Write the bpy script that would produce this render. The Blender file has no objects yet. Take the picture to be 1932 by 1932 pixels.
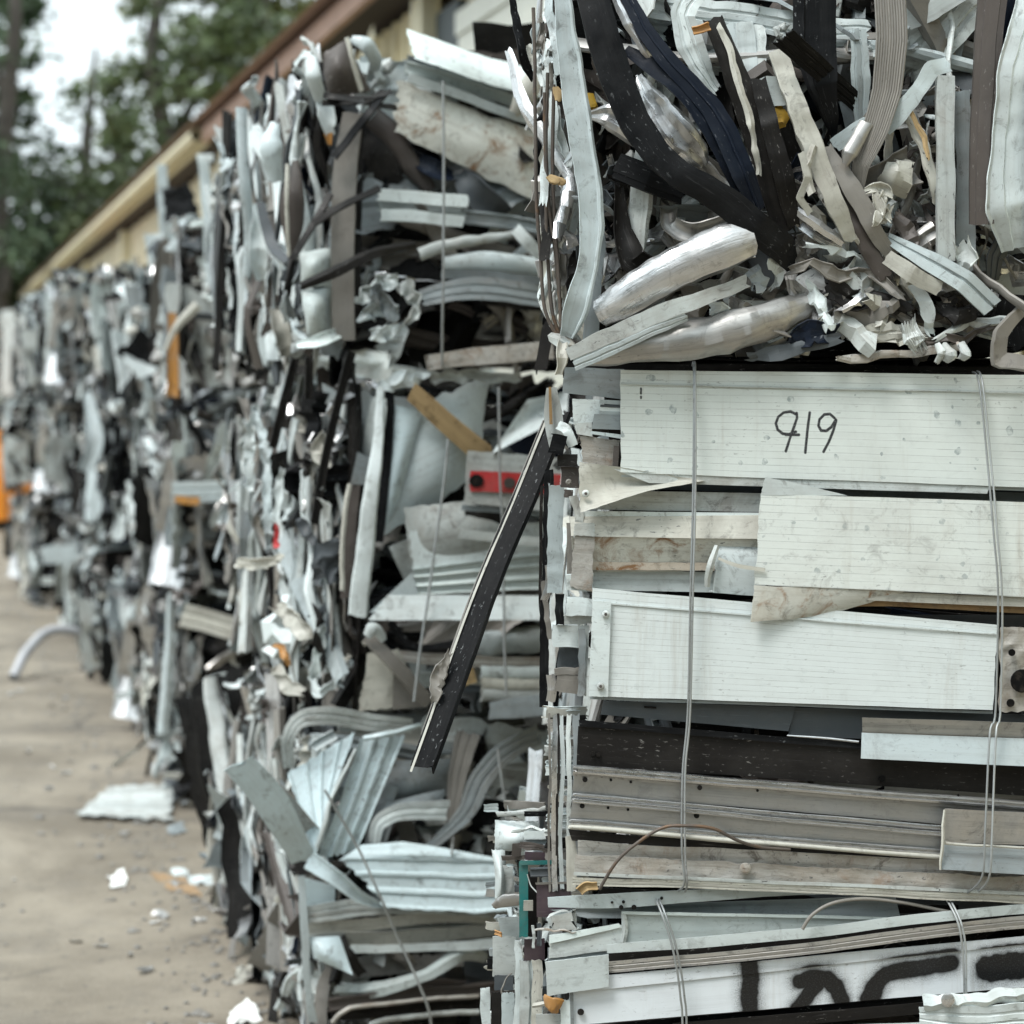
import bpy, math, random
import numpy as np
from mathutils import Matrix, Vector, noise
R = math.radians
rnd = random.Random(7)
SC = bpy.context.scene
COL = SC.collection

# ------------------------------------------------------------------ camera
F = 3720.0                       # focal length in units of a 1932 px wide frame
CAMH = 1.60                      # eye height
HORY = 790.0
cd = bpy.data.cameras.new('camera')
cd.sensor_width = 36; cd.lens = F/1932*36
cd.shift_y = -(966-HORY)/1932
cd.clip_start = 0.05; cd.clip_end = 2000
cd.dof.use_dof = True; cd.dof.focus_distance = 3.22; cd.dof.aperture_fstop = 3.7
cam = bpy.data.objects.new('camera', cd); COL.objects.link(cam)
cam.location = (0, 0, CAMH); cam.rotation_euler = (R(90), 0, 0)
SC.camera = cam

# ------------------------------------------------------------------ light
SUN_EL, SUN_AZ = 60.0, 222.0       # degrees; azimuth clockwise from +Y (behind and left of the camera)
w = bpy.data.worlds.new('World'); SC.world = w; w.use_nodes = True
nt = w.node_tree; nt.nodes.clear()
out = nt.nodes.new('ShaderNodeOutputWorld'); bg = nt.nodes.new('ShaderNodeBackground')
sky = nt.nodes.new('ShaderNodeTexSky'); sky.sky_type = 'NISHITA'; sky.sun_disc = False
sky.sun_elevation = R(SUN_EL); sky.sun_rotation = R(SUN_AZ)
sky.air_density = 1.2; sky.dust_density = 4.0; sky.ozone_density = 1.0
mixw = nt.nodes.new('ShaderNodeMix'); mixw.data_type = 'RGBA'
tc = nt.nodes.new('ShaderNodeTexCoord'); nz = nt.nodes.new('ShaderNodeTexNoise')
nz.inputs['Scale'].default_value = 2.2; nz.inputs['Detail'].default_value = 6
rp = nt.nodes.new('ShaderNodeValToRGB'); rp.color_ramp.elements[0].position = .3; rp.color_ramp.elements[1].position = .6
rp.color_ramp.elements[0].color = (.7, .7, .7, 1); rp.color_ramp.elements[1].color = (1, 1, 1, 1)
nt.links.new(tc.outputs['Generated'], nz.inputs['Vector']); nt.links.new(nz.outputs['Fac'], rp.inputs['Fac'])
nt.links.new(rp.outputs['Color'], mixw.inputs['Factor'])
sepw = nt.nodes.new('ShaderNodeSeparateXYZ'); nt.links.new(tc.outputs['Generated'], sepw.inputs[0])
mrw = nt.nodes.new('ShaderNodeMapRange'); nt.links.new(sepw.outputs[2], mrw.inputs['Value'])
for k_, v_ in (('From Min', 0), ('From Max', .9), ('To Min', 1.0), ('To Max', 1.5)): mrw.inputs[k_].default_value = v_
clw = nt.nodes.new('ShaderNodeVectorMath'); clw.operation = 'SCALE'; clw.inputs[0].default_value = (9.35, 10.5, 10.85)   # thin bright cloud, brighter overhead
nt.links.new(mrw.outputs[0], clw.inputs['Scale']); nt.links.new(clw.outputs[0], mixw.inputs['B'])
nt.links.new(sky.outputs['Color'], mixw.inputs['A'])
nt.links.new(mixw.outputs['Result'], bg.inputs['Color']); bg.inputs['Strength'].default_value = 0.10
nt.links.new(bg.outputs['Background'], out.inputs['Surface'])
sd = bpy.data.lights.new('sun', 'SUN'); sd.energy = 2.5; sd.angle = R(20); sd.color = (1, .975, .94)
so = bpy.data.objects.new('sun', sd); COL.objects.link(so)
el, az = R(SUN_EL), R(SUN_AZ)
sv = Vector((math.sin(az)*math.cos(el), math.cos(az)*math.cos(el), math.sin(el)))
so.rotation_euler = sv.to_track_quat('Z', 'Y').to_euler(); so.location = (-6, -6, 12)
SC.view_settings.view_transform = 'Standard'; SC.view_settings.look = 'None'
SC.view_settings.exposure = 0.38; SC.view_settings.gamma = 1
SC.cycles.max_bounces = 6; SC.cycles.diffuse_bounces = 3; SC.cycles.glossy_bounces = 3
SC.cycles.transparent_max_bounces = 4
try: SC.cycles.use_denoising = True
except Exception: pass

# ------------------------------------------------------------------ pixel helpers (traced pictures give real places at real depths)
def P(px, py, Y): return np.array([(px-966)/F*Y, Y, CAMH+(HORY-py)/F*Y])
ZN = {0: (0, 0, 1.), 1: (990.3, 0, .4874), 2: (990.3, 638.9, .4874), 3: (894.4, 1277.8, .5370), 4: (447.2, 0, .3637),
      5: (447.2, 638.9, .3803), 6: (383.3, 1309.7, .3472), 7: (958.3, 0, .3635), 8: (894.4, 702.8, .3306),
      9: (894.4, 1469.4, .2395), 10: (255.6, 255.6, .3306), 11: (255.6, 830.6, .3636), 12: (511., 0, .2645), 13: (0, 543, .2975)}
def Z(z, x, y, Y):
    a, b, s = ZN[z]; return P(a+x*s, b+y*s, Y)

# ------------------------------------------------------------------ materials
MATS = {}
class NB:
    def __init__(s, m): s.t = m.node_tree; s.n = s.t.nodes; s.l = s.t.links
    def new(s, ty, **k):
        o = s.n.new(ty)
        for a, b in k.items(): setattr(o, a, b)
        return o
    def math(s, op, a, b=None, c=None, clamp=False):
        o = s.new('ShaderNodeMath', operation=op, use_clamp=clamp)
        for i, v in enumerate((a, b, c)):
            if v is None: continue
            if isinstance(v, (int, float)): o.inputs[i].default_value = v
            else: s.l.new(v, o.inputs[i])
        return o.outputs[0]
    def mix(s, f, a, b, mode='MIX'):
        o = s.new('ShaderNodeMix', data_type='RGBA', blend_type=mode)
        for k, v in (('Factor', f), ('A', a), ('B', b)):
            if isinstance(v, (int, float)): o.inputs[k].default_value = v
            elif isinstance(v, tuple): o.inputs[k].default_value = (*v[:3], 1)
            else: s.l.new(v, o.inputs[k])
        return o.outputs['Result']
    def noise(s, vec, scale, detail=4, rough=.6, dist=0):
        o = s.new('ShaderNodeTexNoise'); o.inputs['Scale'].default_value = scale
        o.inputs['Detail'].default_value = detail; o.inputs['Roughness'].default_value = rough; o.inputs['Distortion'].default_value = dist
        if vec is not None: s.l.new(vec, o.inputs['Vector'])
        return o.outputs['Fac']
    def ramp(s, v, lo, hi, a=0., b=1.):
        o = s.new('ShaderNodeMapRange'); s.l.new(v, o.inputs['Value'])
        for k, x in (('From Min', lo), ('From Max', hi), ('To Min', a), ('To Max', b)): o.inputs[k].default_value = x
        return o.outputs['Result']
    def mapping(s, vec, scale):
        o = s.new('ShaderNodeMapping'); o.inputs['Scale'].default_value = scale; s.l.new(vec, o.inputs['Vector']); return o.outputs['Vector']

def metal(name, base, metallic=0., rough=.45, dirt=.35, dirtcol=(.20, .17, .14), chips=.25, chipcol=(.10, .10, .10), streak=.3,
          rust=0., reeds=0., bumps=.25, strokes=None, soft=.004, strokecol=(.02, .02, .025), strokefuzz=0., spec=.5, val=.3, blot=0., grime=.55, drip=0., sb=.25):
    m = bpy.data.materials.new(name); m.use_nodes = True; b = NB(m); b.n.clear()
    o = b.new('ShaderNodeOutputMaterial'); p = b.new('ShaderNodeBsdfPrincipled'); b.l.new(p.outputs[0], o.inputs[0])
    co = b.new('ShaderNodeTexCoord'); geo = b.new('ShaderNodeNewGeometry'); oi = b.new('ShaderNodeObjectInfo')
    r = b.math('FRACT', b.math('ADD', geo.outputs['Random Per Island'], oi.outputs['Random']))
    off = b.new('ShaderNodeVectorMath', operation='ADD'); b.l.new(co.outputs['Object'], off.inputs[0])
    cmb = b.new('ShaderNodeCombineXYZ'); rr = b.math('MULTIPLY', r, 37.); b.l.new(rr, cmb.inputs[0]); b.l.new(rr, cmb.inputs[1]); b.l.new(cmb.outputs[0], off.inputs[1])
    v = off.outputs[0]
    uvo = b.new('ShaderNodeVectorMath', operation='ADD'); b.l.new(co.outputs['UV'], uvo.inputs[0]); b.l.new(cmb.outputs[0], uvo.inputs[1]); uv = uvo.outputs[0]
    # value variation between pieces
    fac = b.ramp(r, 0, 1, 1-val, 1+val*.35)
    bc = b.new('ShaderNodeVectorMath', operation='SCALE'); bc.inputs[0].default_value = base; b.l.new(fac, bc.inputs['Scale'])
    c = bc.outputs[0]
    r2 = b.math('FRACT', b.math('MULTIPLY', r, 7.13))
    dlev = b.ramp(r2, 0, 1, .45, 1.25)
    n1 = b.noise(v, 9, 7, .68, .4)
    d1 = b.math('MULTIPLY', b.ramp(n1, .44, .74), b.math('MULTIPLY', dlev, dirt), clamp=True)
    c = b.mix(d1, c, dirtcol)
    # film of grime along the length of the profile
    st = b.noise(b.mapping(uv, (2.5, 55, 1)), 1, 5, .7)
    s1 = b.math('MULTIPLY', b.ramp(st, .5, .78), streak, clamp=True)
    c = b.mix(s1, c, tuple(x*.55 for x in dirtcol))
    # fine scratches
    sc1 = b.noise(b.mapping(uv, (14, 330, 1)), 1, 3, .6, .6)
    s2 = b.math('MULTIPLY', b.ramp(sc1, .63, .70), streak*.9, clamp=True)
    c = b.mix(s2, c, tuple(min(1, x*1.5+.05) for x in base) if sum(base) < .6 else tuple(x*.4 for x in base))
    # fine black grime in blotches
    n4 = b.noise(v, 30, 9, .74, .8)
    s5 = b.math('MULTIPLY', b.ramp(n4, .535, .66), b.math('MULTIPLY', dlev, grime), clamp=True)
    c = b.mix(s5, c, tuple(x*.28 for x in dirtcol))
    if drip:
        dn_ = b.noise(b.mapping(uv, (38, 2.2, 1)), 1, 6, .75, .3)
        c = b.mix(b.math('MULTIPLY', b.math('MULTIPLY', b.ramp(dn_, .52, .70), b.ramp(b.noise(v, 5, 4, .6), .42, .62)), drip, clamp=True), c, (.30, .25, .18))
    # chips / specks
    n3 = b.noise(b.mapping(uv, (75, 210, 1)), 1, 5, .62, .4)
    gate = b.ramp(b.noise(v, 6, 3, .6), .42, .62)
    s3 = b.math('MULTIPLY', b.math('MULTIPLY', b.ramp(n3, .62, .66), gate), chips*2.2, clamp=True)
    c = b.mix(s3, c, chipcol)
    if blot:
        vo = b.new('ShaderNodeTexVoronoi', voronoi_dimensions='2D', feature='F1'); vo.inputs['Scale'].default_value = 26
        dv = b.new('ShaderNodeVectorMath', operation='ADD'); nn = b.new('ShaderNodeTexNoise'); nn.inputs['Scale'].default_value = 60
        b.l.new(uv, nn.inputs['Vector']); sc_ = b.new('ShaderNodeVectorMath', operation='SCALE'); sc_.inputs['Scale'].default_value = .012
        b.l.new(nn.outputs['Color'], sc_.inputs[0]); b.l.new(uv, dv.inputs[0]); b.l.new(sc_.outputs[0], dv.inputs[1]); b.l.new(dv.outputs[0], vo.inputs['Vector'])
        sp = b.new('ShaderNodeSeparateColor'); b.l.new(vo.outputs['Color'], sp.inputs[0])
        rad = b.ramp(sp.outputs[0], .35, 1, 0., .17)
        bm = b.math('MULTIPLY', b.math('LESS_THAN', vo.outputs['Distance'], rad), b.ramp(b.noise(uv, 110, 3), .35, .6))
        c = b.mix(b.math('MULTIPLY', bm, blot), c, (.25, .30, .31))
    if rust:
        n5 = b.noise(v, 15, 8, .7, .8)
        c = b.mix(b.math('MULTIPLY', b.ramp(n5, .54, .66), rust, clamp=True), c, (.22, .115, .05))
    sep = b.new('ShaderNodeSeparateXYZ'); b.l.new(co.outputs['UV'], sep.inputs[0])
    bh = b.math('ADD', b.math('MULTIPLY', b.noise(v, 22, 6, .65), .5), b.math('MULTIPLY', st, sb))
    if reeds:
        f = b.math('FRACT', b.math('MULTIPLY', sep.outputs[1], 1/reeds))
        ln = b.math('LESS_THAN', b.math('ABSOLUTE', b.math('SUBTRACT', f, .5)), .035)
        lb = b.math('MULTIPLY', ln, b.ramp(b.noise(b.mapping(uv, (16, 120, 1)), 1, 5, .7), .36, .62, .12, .8))
        c = b.mix(lb, c, (.28, .30, .30))
        bh = b.math('SUBTRACT', bh, b.math('MULTIPLY', ln, .6))
    if strokes:
        # hand-written paint strokes: distance from each stroke in the panel's own UV (metres)
        wob = b.new('ShaderNodeTexNoise'); wob.inputs['Scale'].default_value = 60; wob.inputs['Detail'].default_value = 3; b.l.new(co.outputs['UV'], wob.inputs['Vector'])
        mask = None
        for (x0, y0, x1, y1, rad) in strokes:
            dx, dy = x1-x0, y1-y0; L2 = dx*dx+dy*dy+1e-9
            ux = b.math('SUBTRACT', sep.outputs[0], x0); uy = b.math('SUBTRACT', sep.outputs[1], y0)
            t_ = b.math('ADD', b.math('MULTIPLY', ux, dx/L2), b.math('MULTIPLY', uy, dy/L2), clamp=True)
            ex = b.math('SUBTRACT', ux, b.math('MULTIPLY', t_, dx)); ey = b.math('SUBTRACT', uy, b.math('MULTIPLY', t_, dy))
            d = b.math('SQRT', b.math('ADD', b.math('MULTIPLY', ex, ex), b.math('MULTIPLY', ey, ey)))
            d = b.math('ADD', d, b.math('MULTIPLY', b.math('SUBTRACT', wob.outputs['Fac'], .5), rad*.5))
            k = b.math('SUBTRACT', d, rad)
            mask = k if mask is None else b.math('MINIMUM', mask, k)
        s4 = b.math('MULTIPLY', b.ramp(mask, -soft, soft, 1, 0), b.ramp(b.noise(co.outputs['UV'], 420, 3, .7), .25, .5, .93 if strokefuzz else .68, 1))
        if strokefuzz:
            fz = b.math('MULTIPLY', b.ramp(mask, 0, strokefuzz, 1, 0), b.ramp(b.noise(co.outputs['UV'], 500, 2), .3, .7, .45, .95))
            s4 = b.math('MAXIMUM', s4, b.math('MULTIPLY', fz, fz))
        c = b.mix(s4, c, strokecol)
    b.l.new(c, p.inputs['Base Color'])
    mm = b.math('MULTIPLY', b.math('SUBTRACT', 1, b.math('MAXIMUM', d1, s1)), metallic)
    b.l.new(mm, p.inputs['Metallic'])
    ro = b.math('ADD', b.ramp(st, .3, .75, rough-.1, rough+.14), b.math('MULTIPLY', d1, .35), clamp=True)
    b.l.new(ro, p.inputs['Roughness'])
    p.inputs['Specular IOR Level'].default_value = spec
    bp = b.new('ShaderNodeBump'); bp.inputs['Strength'].default_value = bumps; bp.inputs['Distance'].default_value = .006
    b.l.new(bh, bp.inputs['Height']); b.l.new(bp.outputs[0], p.inputs['Normal'])
    MATS[name] = m
    return m

metal('white', (.67, .745, .75), dirt=.35, chips=.35, streak=.25, rough=.42)
metal('whitedirty', (.57, .62, .61), dirt=.75, chips=.6, streak=.5, rust=.12)
metal('paleblue', (.50, .575, .59), dirt=.35, chips=.3, streak=.3, rough=.4)
metal('mint', (.62, .70, .69), dirt=.3, chips=.25, streak=.25, rough=.45)
metal('sky_enamel', (.59, .71, .745), dirt=.28, chips=.3, streak=.25, rough=.4, val=.1)
metal('cream', (.52, .52, .465), dirt=.6, chips=.45, streak=.4)
metal('taupe', (.20, .19, .172), dirt=.5, chips=.25, streak=.45, dirtcol=(.28, .26, .23))
metal('brown', (.080, .068, .062), dirt=.3, chips=.2, streak=.35, dirtcol=(.15, .14, .125), chipcol=(.45, .44, .42), rough=.5, grime=.2, spec=.35)
metal('bronze', (.014, .013, .0125), dirt=.3, chips=.2, streak=.35, dirtcol=(.07, .066, .06), chipcol=(.4, .39, .37), rough=.42, grime=.2, spec=0.15)
metal('black', (.0055, .006, .007), dirt=.2, chips=.24, streak=.4, dirtcol=(.05, .052, .054), chipcol=(.35, .37, .38), rough=.45, grime=.2, spec=0.12)
metal('navy', (.006, .010, .020), dirt=.18, chips=.24, streak=.4, dirtcol=(.04, .05, .065), chipcol=(.35, .37, .4), rough=.4, grime=.2, spec=0.15)
metal('grey', (.26, .30, .315), dirt=.45, chips=.35, streak=.4)
metal('slate', (.085, .098, .108), dirt=.35, chips=.2, streak=.3, dirtcol=(.15, .145, .14), grime=.2, spec=0.2)
metal('aluminium', (.66, .67, .68), metallic=1., rough=.28, dirt=.5, chips=.35, streak=.7, val=.25, bumps=.45, sb=.6, dirtcol=(.28, .26, .23))
metal('aluminium_dull', (.52, .51, .49), metallic=.85, rough=.42, dirt=.6, chips=.4, streak=.6, dirtcol=(.17, .17, .168), rust=.08)
metal('crust', (.52, .51, .48), metallic=.2, rough=.6, dirt=1., chips=.7, streak=.7, dirtcol=(.26, .215, .16), rust=.45, bumps=1., grime=.8)
metal('rail', (.44, .445, .44), metallic=.85, rough=.36, dirt=.45, chips=.15, streak=.45, dirtcol=(.15, .16, .165), grime=.25, bumps=.15, val=.1)
metal('rust_band', (.50, .45, .38), dirt=.8, chips=.6, streak=.5, rust=1.6, dirtcol=(.3, .22, .14), grime=.7)
metal('rusty_white', (.60, .615, .57), dirt=.5, chips=.4, streak=.45, rust=1., dirtcol=(.3, .25, .18))
metal('yellow', (.62, .38, .035), dirt=.3, chips=.3, rough=.6)
metal('orange', (.42, .20, .045), dirt=.7, chips=.2, val=.1)
metal('teal', (.012, .15, .145), dirt=.6, chips=.5, val=.1)
metal('plum', (.055, .035, .048), dirt=.2, chips=.2, val=.2)
metal('red', (.55, .035, .04), dirt=.5, chips=.4, val=.1)
metal('timber', (.50, .36, .19), dirt=.35, chips=.2, streak=.8, dirtcol=(.3, .2, .1), spec=.2, rough=.7)
metal('shade_core', (.010, .010, .010), dirt=.4, chips=.2, streak=.5, metallic=.3, dirtcol=(.03, .028, .026), chipcol=(.12, .12, .11), bumps=1, grime=.2, spec=0.1)  # near-black block inside each bale, painting deep shade into the gaps
metal('wire', (.42, .45, .46), metallic=.5, rough=.5, dirt=.3, chips=.1, streak=.1)
metal('wire_rusty', (.10, .085, .075), metallic=.5, rough=.6, dirt=.6, chips=.1, streak=.1, rust=.5)
metal('hole', (.008, .008, .008), dirt=.1, chips=0, streak=0, rough=.8, spec=.1)

MIX_FRONT = ['white']*12+['whitedirty']*7+['paleblue']*5+['mint']*4+['aluminium']*6+['aluminium_dull']*6+['grey']*5+['taupe']*4+['brown']*4+['bronze']*6+['black']*5+['slate']*3+['cream']*3
MIX_SIDE = ['white']*13+['whitedirty']*7+['paleblue']*3+['aluminium']*10+['aluminium_dull']*8+['grey']*5+['taupe']*5+['brown']*4+['bronze']*7+['black']*5+['slate']*3+['cream']*3
MIX_FAR = ['white']*14+['whitedirty']*6+['paleblue']*7+['mint']*4+['aluminium']*5+['aluminium_dull']*6+['grey']*5+['taupe']*2+['bronze']*3+['black']*4+['slate']*3+['cream']*3
MIX_DARK = ['bronze']*6+['black']*5+['brown']*5+['slate']*4+['taupe']*4+['aluminium_dull']*6+['grey']*3+['whitedirty']*3+['aluminium']*3

MIX_GAP_SHADE = ['black']*7+['shade_core']*7+['bronze']*5+['slate']*4+['brown']*4+['navy']*2+['taupe']*3+['aluminium_dull']*3+['grey']*2+['whitedirty']*2  # crevice shade put into the colour of the deeper pieces
# ------------------------------------------------------------------ mesh core
def rawmesh(name, V, Fc, uv=None, mats=None, midx=None, sharp=34):
    me = bpy.data.meshes.new(name)
    me.from_pydata([tuple(map(float, v)) for v in V], [], [tuple(map(int, f)) for f in Fc])
    if uv is not None:
        ul = me.uv_layers.new(name='UVMap'); li = np.empty(len(me.loops), dtype=np.int32); me.loops.foreach_get('vertex_index', li)
        ul.data.foreach_set('uv', np.asarray(uv, dtype=np.float32)[li].ravel())
    for m in (mats or []): me.materials.append(m)
    if midx is not None: me.polygons.foreach_set('material_index', np.asarray(midx, dtype=np.int32))
    me.polygons.foreach_set('use_smooth', [True]*len(me.polygons))
    me.update()
    if sharp: me.set_sharp_from_angle(angle=R(sharp))
    return me

SEC = {
 'flat': [(-1, 0), (-.5, .03), (0, .04), (.5, .03), (1, 0)],
 'plain': [(-1, 0), (-.33, 0), (.33, 0), (1, 0)],
 'lip': [(-1, -.22), (-1, 0), (-.4, .02), (.4, .02), (1, 0), (1, -.22)],
 'U': [(-1, -.9), (-1, 0), (-.4, .0), (.4, .0), (1, 0), (1, -.9)],
 'L': [(-1, -1.1), (-1, 0), (0, .02), (1, 0)],
 'V': [(-1, -.55), (0, 0), (1, -.6)],
 'rib': [(-1, -.15), (-1, 0), (-.62, 0), (-.56, -.09), (-.40, -.09), (-.34, 0), (.1, 0), (.16, -.09), (.34, -.09), (.40, 0), (1, 0), (1, -.15)],
 'track': [(-1, -.5), (-1, 0), (-.72, .06), (-.6, -.25), (-.35, -.3), (.35, -.3), (.6, -.25), (.72, .06), (1, 0), (1, -.5)],
 'box': [(-1, -.6), (-1, 0), (0, .015), (1, 0), (1, -.6), (1, -1.2), (0, -1.2), (-1, -1.2), (-1, -.6)],
 'tube': [(math.cos(a)*1., math.sin(a)*.42-.42) for a in [math.pi*2*i/14 for i in range(15)]],
 'pipe': [(math.cos(a), math.sin(a)) for a in [math.pi*2*i/12 for i in range(13)]],
 'pinch': [(-1, -.1), (-.8, .18), (-.45, .30), (-.1, .12), (.1, .10), (.5, .34), (.82, .2), (1, -.1), (.8, -.5), (0, -.45), (-.8, -.5), (-1, -.1)],
 'cup': [(-1, .35), (-.75, .1), (-.35, -.05), (.05, -.1), (.45, -.05), (.8, .12), (1, .4)],
 'hump': [(-1, -.45), (-.75, -.12), (-.35, .04), (.05, .08), (.45, .03), (.8, -.14), (1, -.5)],
 'reed': [(-1+2*i/24, (.035 if i % 2 else 0)) for i in range(25)],
}
def cr(p, N, sharp=0.):
    """resample control rows p (k,m) to N rows: Catmull-Rom, blended with straight legs by sharp"""
    p = np.asarray(p, float); k = len(p)
    if k == 2:
        t = np.linspace(0, 1, N)[:, None]; return p[0]*(1-t)+p[1]*t
    seg = np.r_[0, np.cumsum(np.linalg.norm(np.diff(p[:, :3], axis=0), axis=1)+1e-6)]; s = np.linspace(0, seg[-1], N)
    outp = np.empty((N, p.shape[1]))
    for i, x in enumerate(s):
        j = min(max(np.searchsorted(seg, x, 'right')-1, 0), k-2); t = (x-seg[j])/(seg[j+1]-seg[j])
        a, b_, c, d = p[max(j-1, 0)], p[j], p[j+1], p[min(j+2, k-1)]
        q = .5*((2*b_)+(-a+c)*t+(2*a-5*b_+4*c-d)*t*t+(-a+3*b_-3*c+d)*t**3)
        outp[i] = q*(1-sharp)+(b_*(1-t)+c*t)*sharp
    return outp

def thicken(sec, th):
    """open 2-D line (k,2) in metres -> inner offset copy"""
    s = np.asarray(sec, float); d = np.gradient(s, axis=0)
    if np.allclose(s[0], s[-1]): d[0] = d[-1] = (s[1]-s[-2])
    n = np.stack([-d[:, 1], d[:, 0]], 1); n /= (np.linalg.norm(n, axis=1)[:, None]+1e-9)
    return s-n*th

def sweep(pts, W, sec='flat', up=(0, -1, 0), tw=0., N=40, th=.0018, amp=.0, freq=7., crease=0., torn=0., sharp=0., seed=None, vs=1.):
    """sweep a section along 3-D points; returns V,F,UV.  W: width(s) in metres; tw: twist(s) in radians"""
    sd_ = rnd.random()*1000 if seed is None else seed
    rg = random.Random(sd_)
    k = len(pts); pts = np.asarray(pts, float)
    W = np.broadcast_to(np.asarray(W, float), (k,)); tw = np.broadcast_to(np.asarray(tw, float), (k,))
    q = cr(np.c_[pts, W, tw], N, sharp); X, w_, t_ = q[:, :3], np.maximum(q[:, 3], .002), q[:, 4]
    T = np.gradient(X, axis=0); T /= np.linalg.norm(T, axis=1)[:, None]+1e-12
    up = np.asarray(up, float); Nn = up-T*(T@up)[:, None]
    nl = np.linalg.norm(Nn, axis=1)[:, None]; Nn = np.where(nl > .15, Nn/(nl+1e-9), np.cross(T, [0.3, .2, .9])); Nn /= np.linalg.norm(Nn, axis=1)[:, None]
    B = np.cross(Nn, T)
    c, s = np.cos(t_)[:, None], np.sin(t_)[:, None]
    N2 = Nn*c+B*s; B2 = B*c-Nn*s
    S = np.array(SEC[sec], float) if isinstance(sec, str) else np.array(sec, float); S[:, 1] *= vs
    wm = w_.mean()
    Si = thicken(S*wm/2, th)/(wm/2)
    ring = np.r_[S, Si[::-1]]; K = len(ring); kk = len(S)
    V = X[:, None, :]+B2[:, None, :]*(ring[None, :, 0:1]*w_[:, None, None]/2)+N2[:, None, :]*(ring[None, :, 1:2]*w_[:, None, None]/2)
    if torn:
        for e in (0, -1):
            o_ = [rg.uniform(-1, 1) for _ in range(kk)]; o_ = np.array(o_+o_[::-1])*torn*wm
            V[e] += T[e][None, :]*o_[:, None]
    if amp or crease:
        sh = V.reshape(-1, 3)
        ref = np.r_[[V[:, min(j, K-1-j), :] for j in range(K)]].transpose(1, 0, 2).reshape(-1, 3)   # inner follows outer
        D = np.empty_like(sh)
        o3 = Vector((sd_ % 17, sd_ % 11, sd_ % 7))
        for i, a in enumerate(ref):
            v = Vector(a)*freq+o3
            d = noise.noise_vector(v)*amp
            if crease:
                r_ = noise.noise_vector(v*2.3); d += Vector((abs(r_.x)-.3, abs(r_.y)-.3, abs(r_.z)-.3))*crease
            D[i] = d
        V = (sh+D).reshape(V.shape)
    al = np.r_[0, np.cumsum(np.linalg.norm(np.diff(X, axis=0), axis=1))]
    cu = np.r_[0, np.cumsum(np.linalg.norm(np.diff(S, axis=0), axis=1))]*wm/2; cu = np.r_[cu, cu[::-1]]
    uv = np.stack(np.broadcast_arrays(al[:, None], cu[None, :]), -1).reshape(-1, 2)
    i = np.arange(N-1)[:, None]*K; j = np.arange(K)[None, :]; j2 = (j+1) % K
    Fc = np.stack(np.broadcast_arrays(i+j, i+K+j, i+K+j2, i+j2), -1).reshape(-1, 4)
    caps = []
    for jj in range(kk-1):
        a, b_, c_, d_ = jj, jj+1, K-2-jj, K-1-jj
        caps.append((a, b_, c_, d_)); o_ = (N-1)*K; caps.append((o_+a, o_+d_, o_+c_, o_+b_))
    return V.reshape(-1, 3), np.r_[Fc, np.array(caps)], uv

def patch(c4, nu=26, nv=16, th=.002, ribs=0, ribamp=.004, amp=.004, freq=4., crease=0., bulge=0., ragged=0., seed=None, ribdir='u', up=(0, -1, 0)):
    """thin sheet spanning four corners TL,TR,BR,BL"""
    sd_ = rnd.random()*1000 if seed is None else seed; rg = random.Random(sd_)
    TL, TR, BR, BL = [np.asarray(a, float) for a in c4]; up = np.asarray(up, float)
    o3 = Vector((sd_ % 17, sd_ % 11, sd_ % 7)); V = []; uv = []
    Lu = np.linalg.norm(TR-TL); Lv = np.linalg.norm(BL-TL)
    for jv in range(nv+1):
        for iu in range(nu+1):
            a, b_ = iu/nu, jv/nv
            if ragged:
                a2 = a+(noise.noise(Vector((b_*9, sd_, 3)))*ragged if iu in (0, nu) else 0); b2 = b_+(noise.noise(Vector((a*11, sd_, 8)))*ragged if jv in (0, nv) else 0)
            else: a2, b2 = a, b_
            p = (TL*(1-a2)+TR*a2)*(1-b2)+(BL*(1-a2)+BR*a2)*b2
            h = bulge*math.sin(math.pi*a)*math.sin(math.pi*b_)
            if ribs:
                t_ = (b_ if ribdir == 'u' else a)*ribs; f = t_ % 1
                h += ribamp*max(0, min(1, (abs(f-.5)-.34)/.05))
            v = Vector(p)*freq+o3; d = noise.noise_vector(v)*amp
            if crease:
                r_ = noise.noise_vector(v*2.6); d += Vector((abs(r_.x)-.3, abs(r_.y)-.3, abs(r_.z)-.3))*crease
            V.append(p+up*h+np.array(d)); uv.append((a*Lu, b_*Lv))
    V = np.array(V); n = len(V); V2 = V-up*th
    Fc = []; m = nu+1
    for jv in range(nv):
        for iu in range(nu):
            a = jv*m+iu; Fc.append((a, a+m, a+m+1, a+1)); Fc.append((n+a, n+a+1, n+a+m+1, n+a+m))
    for iu in range(nu):
        Fc.append((iu, iu+1, n+iu+1, n+iu)); a = nv*m+iu; Fc.append((a+1, a, n+a, n+a+1))
    for jv in range(nv):
        a = jv*m; Fc.append((a+m, a, n+a, n+a+m)); a = jv*m+nu; Fc.append((a, a+m, n+a+m, n+a))
    return np.r_[V, V2], np.array(Fc), np.array(uv+uv)

def boxm(cx, cy, cz, sx, sy, sz):
    s = np.array([(x, y, z) for x in (-.5, .5) for y in (-.5, .5) for z in (-.5, .5)])*[sx, sy, sz]+[cx, cy, cz]
    return s, np.array([(0, 1, 3, 2), (4, 6, 7, 5), (0, 4, 5, 1), (2, 3, 7, 6), (0, 2, 6, 4), (1, 5, 7, 3)])
def merge(parts):
    Vs, Fs, Us, o = [], [], [], 0
    for p in parts:
        V, Fc = p[0], p[1]; Vs.append(V); Fs.extend([[x+o for x in f] for f in Fc]); o += len(V)
        Us.append(p[2] if len(p) > 2 else np.asarray(V)[:, [0, 2]])
    return np.concatenate(Vs), Fs, np.concatenate(Us)

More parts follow.
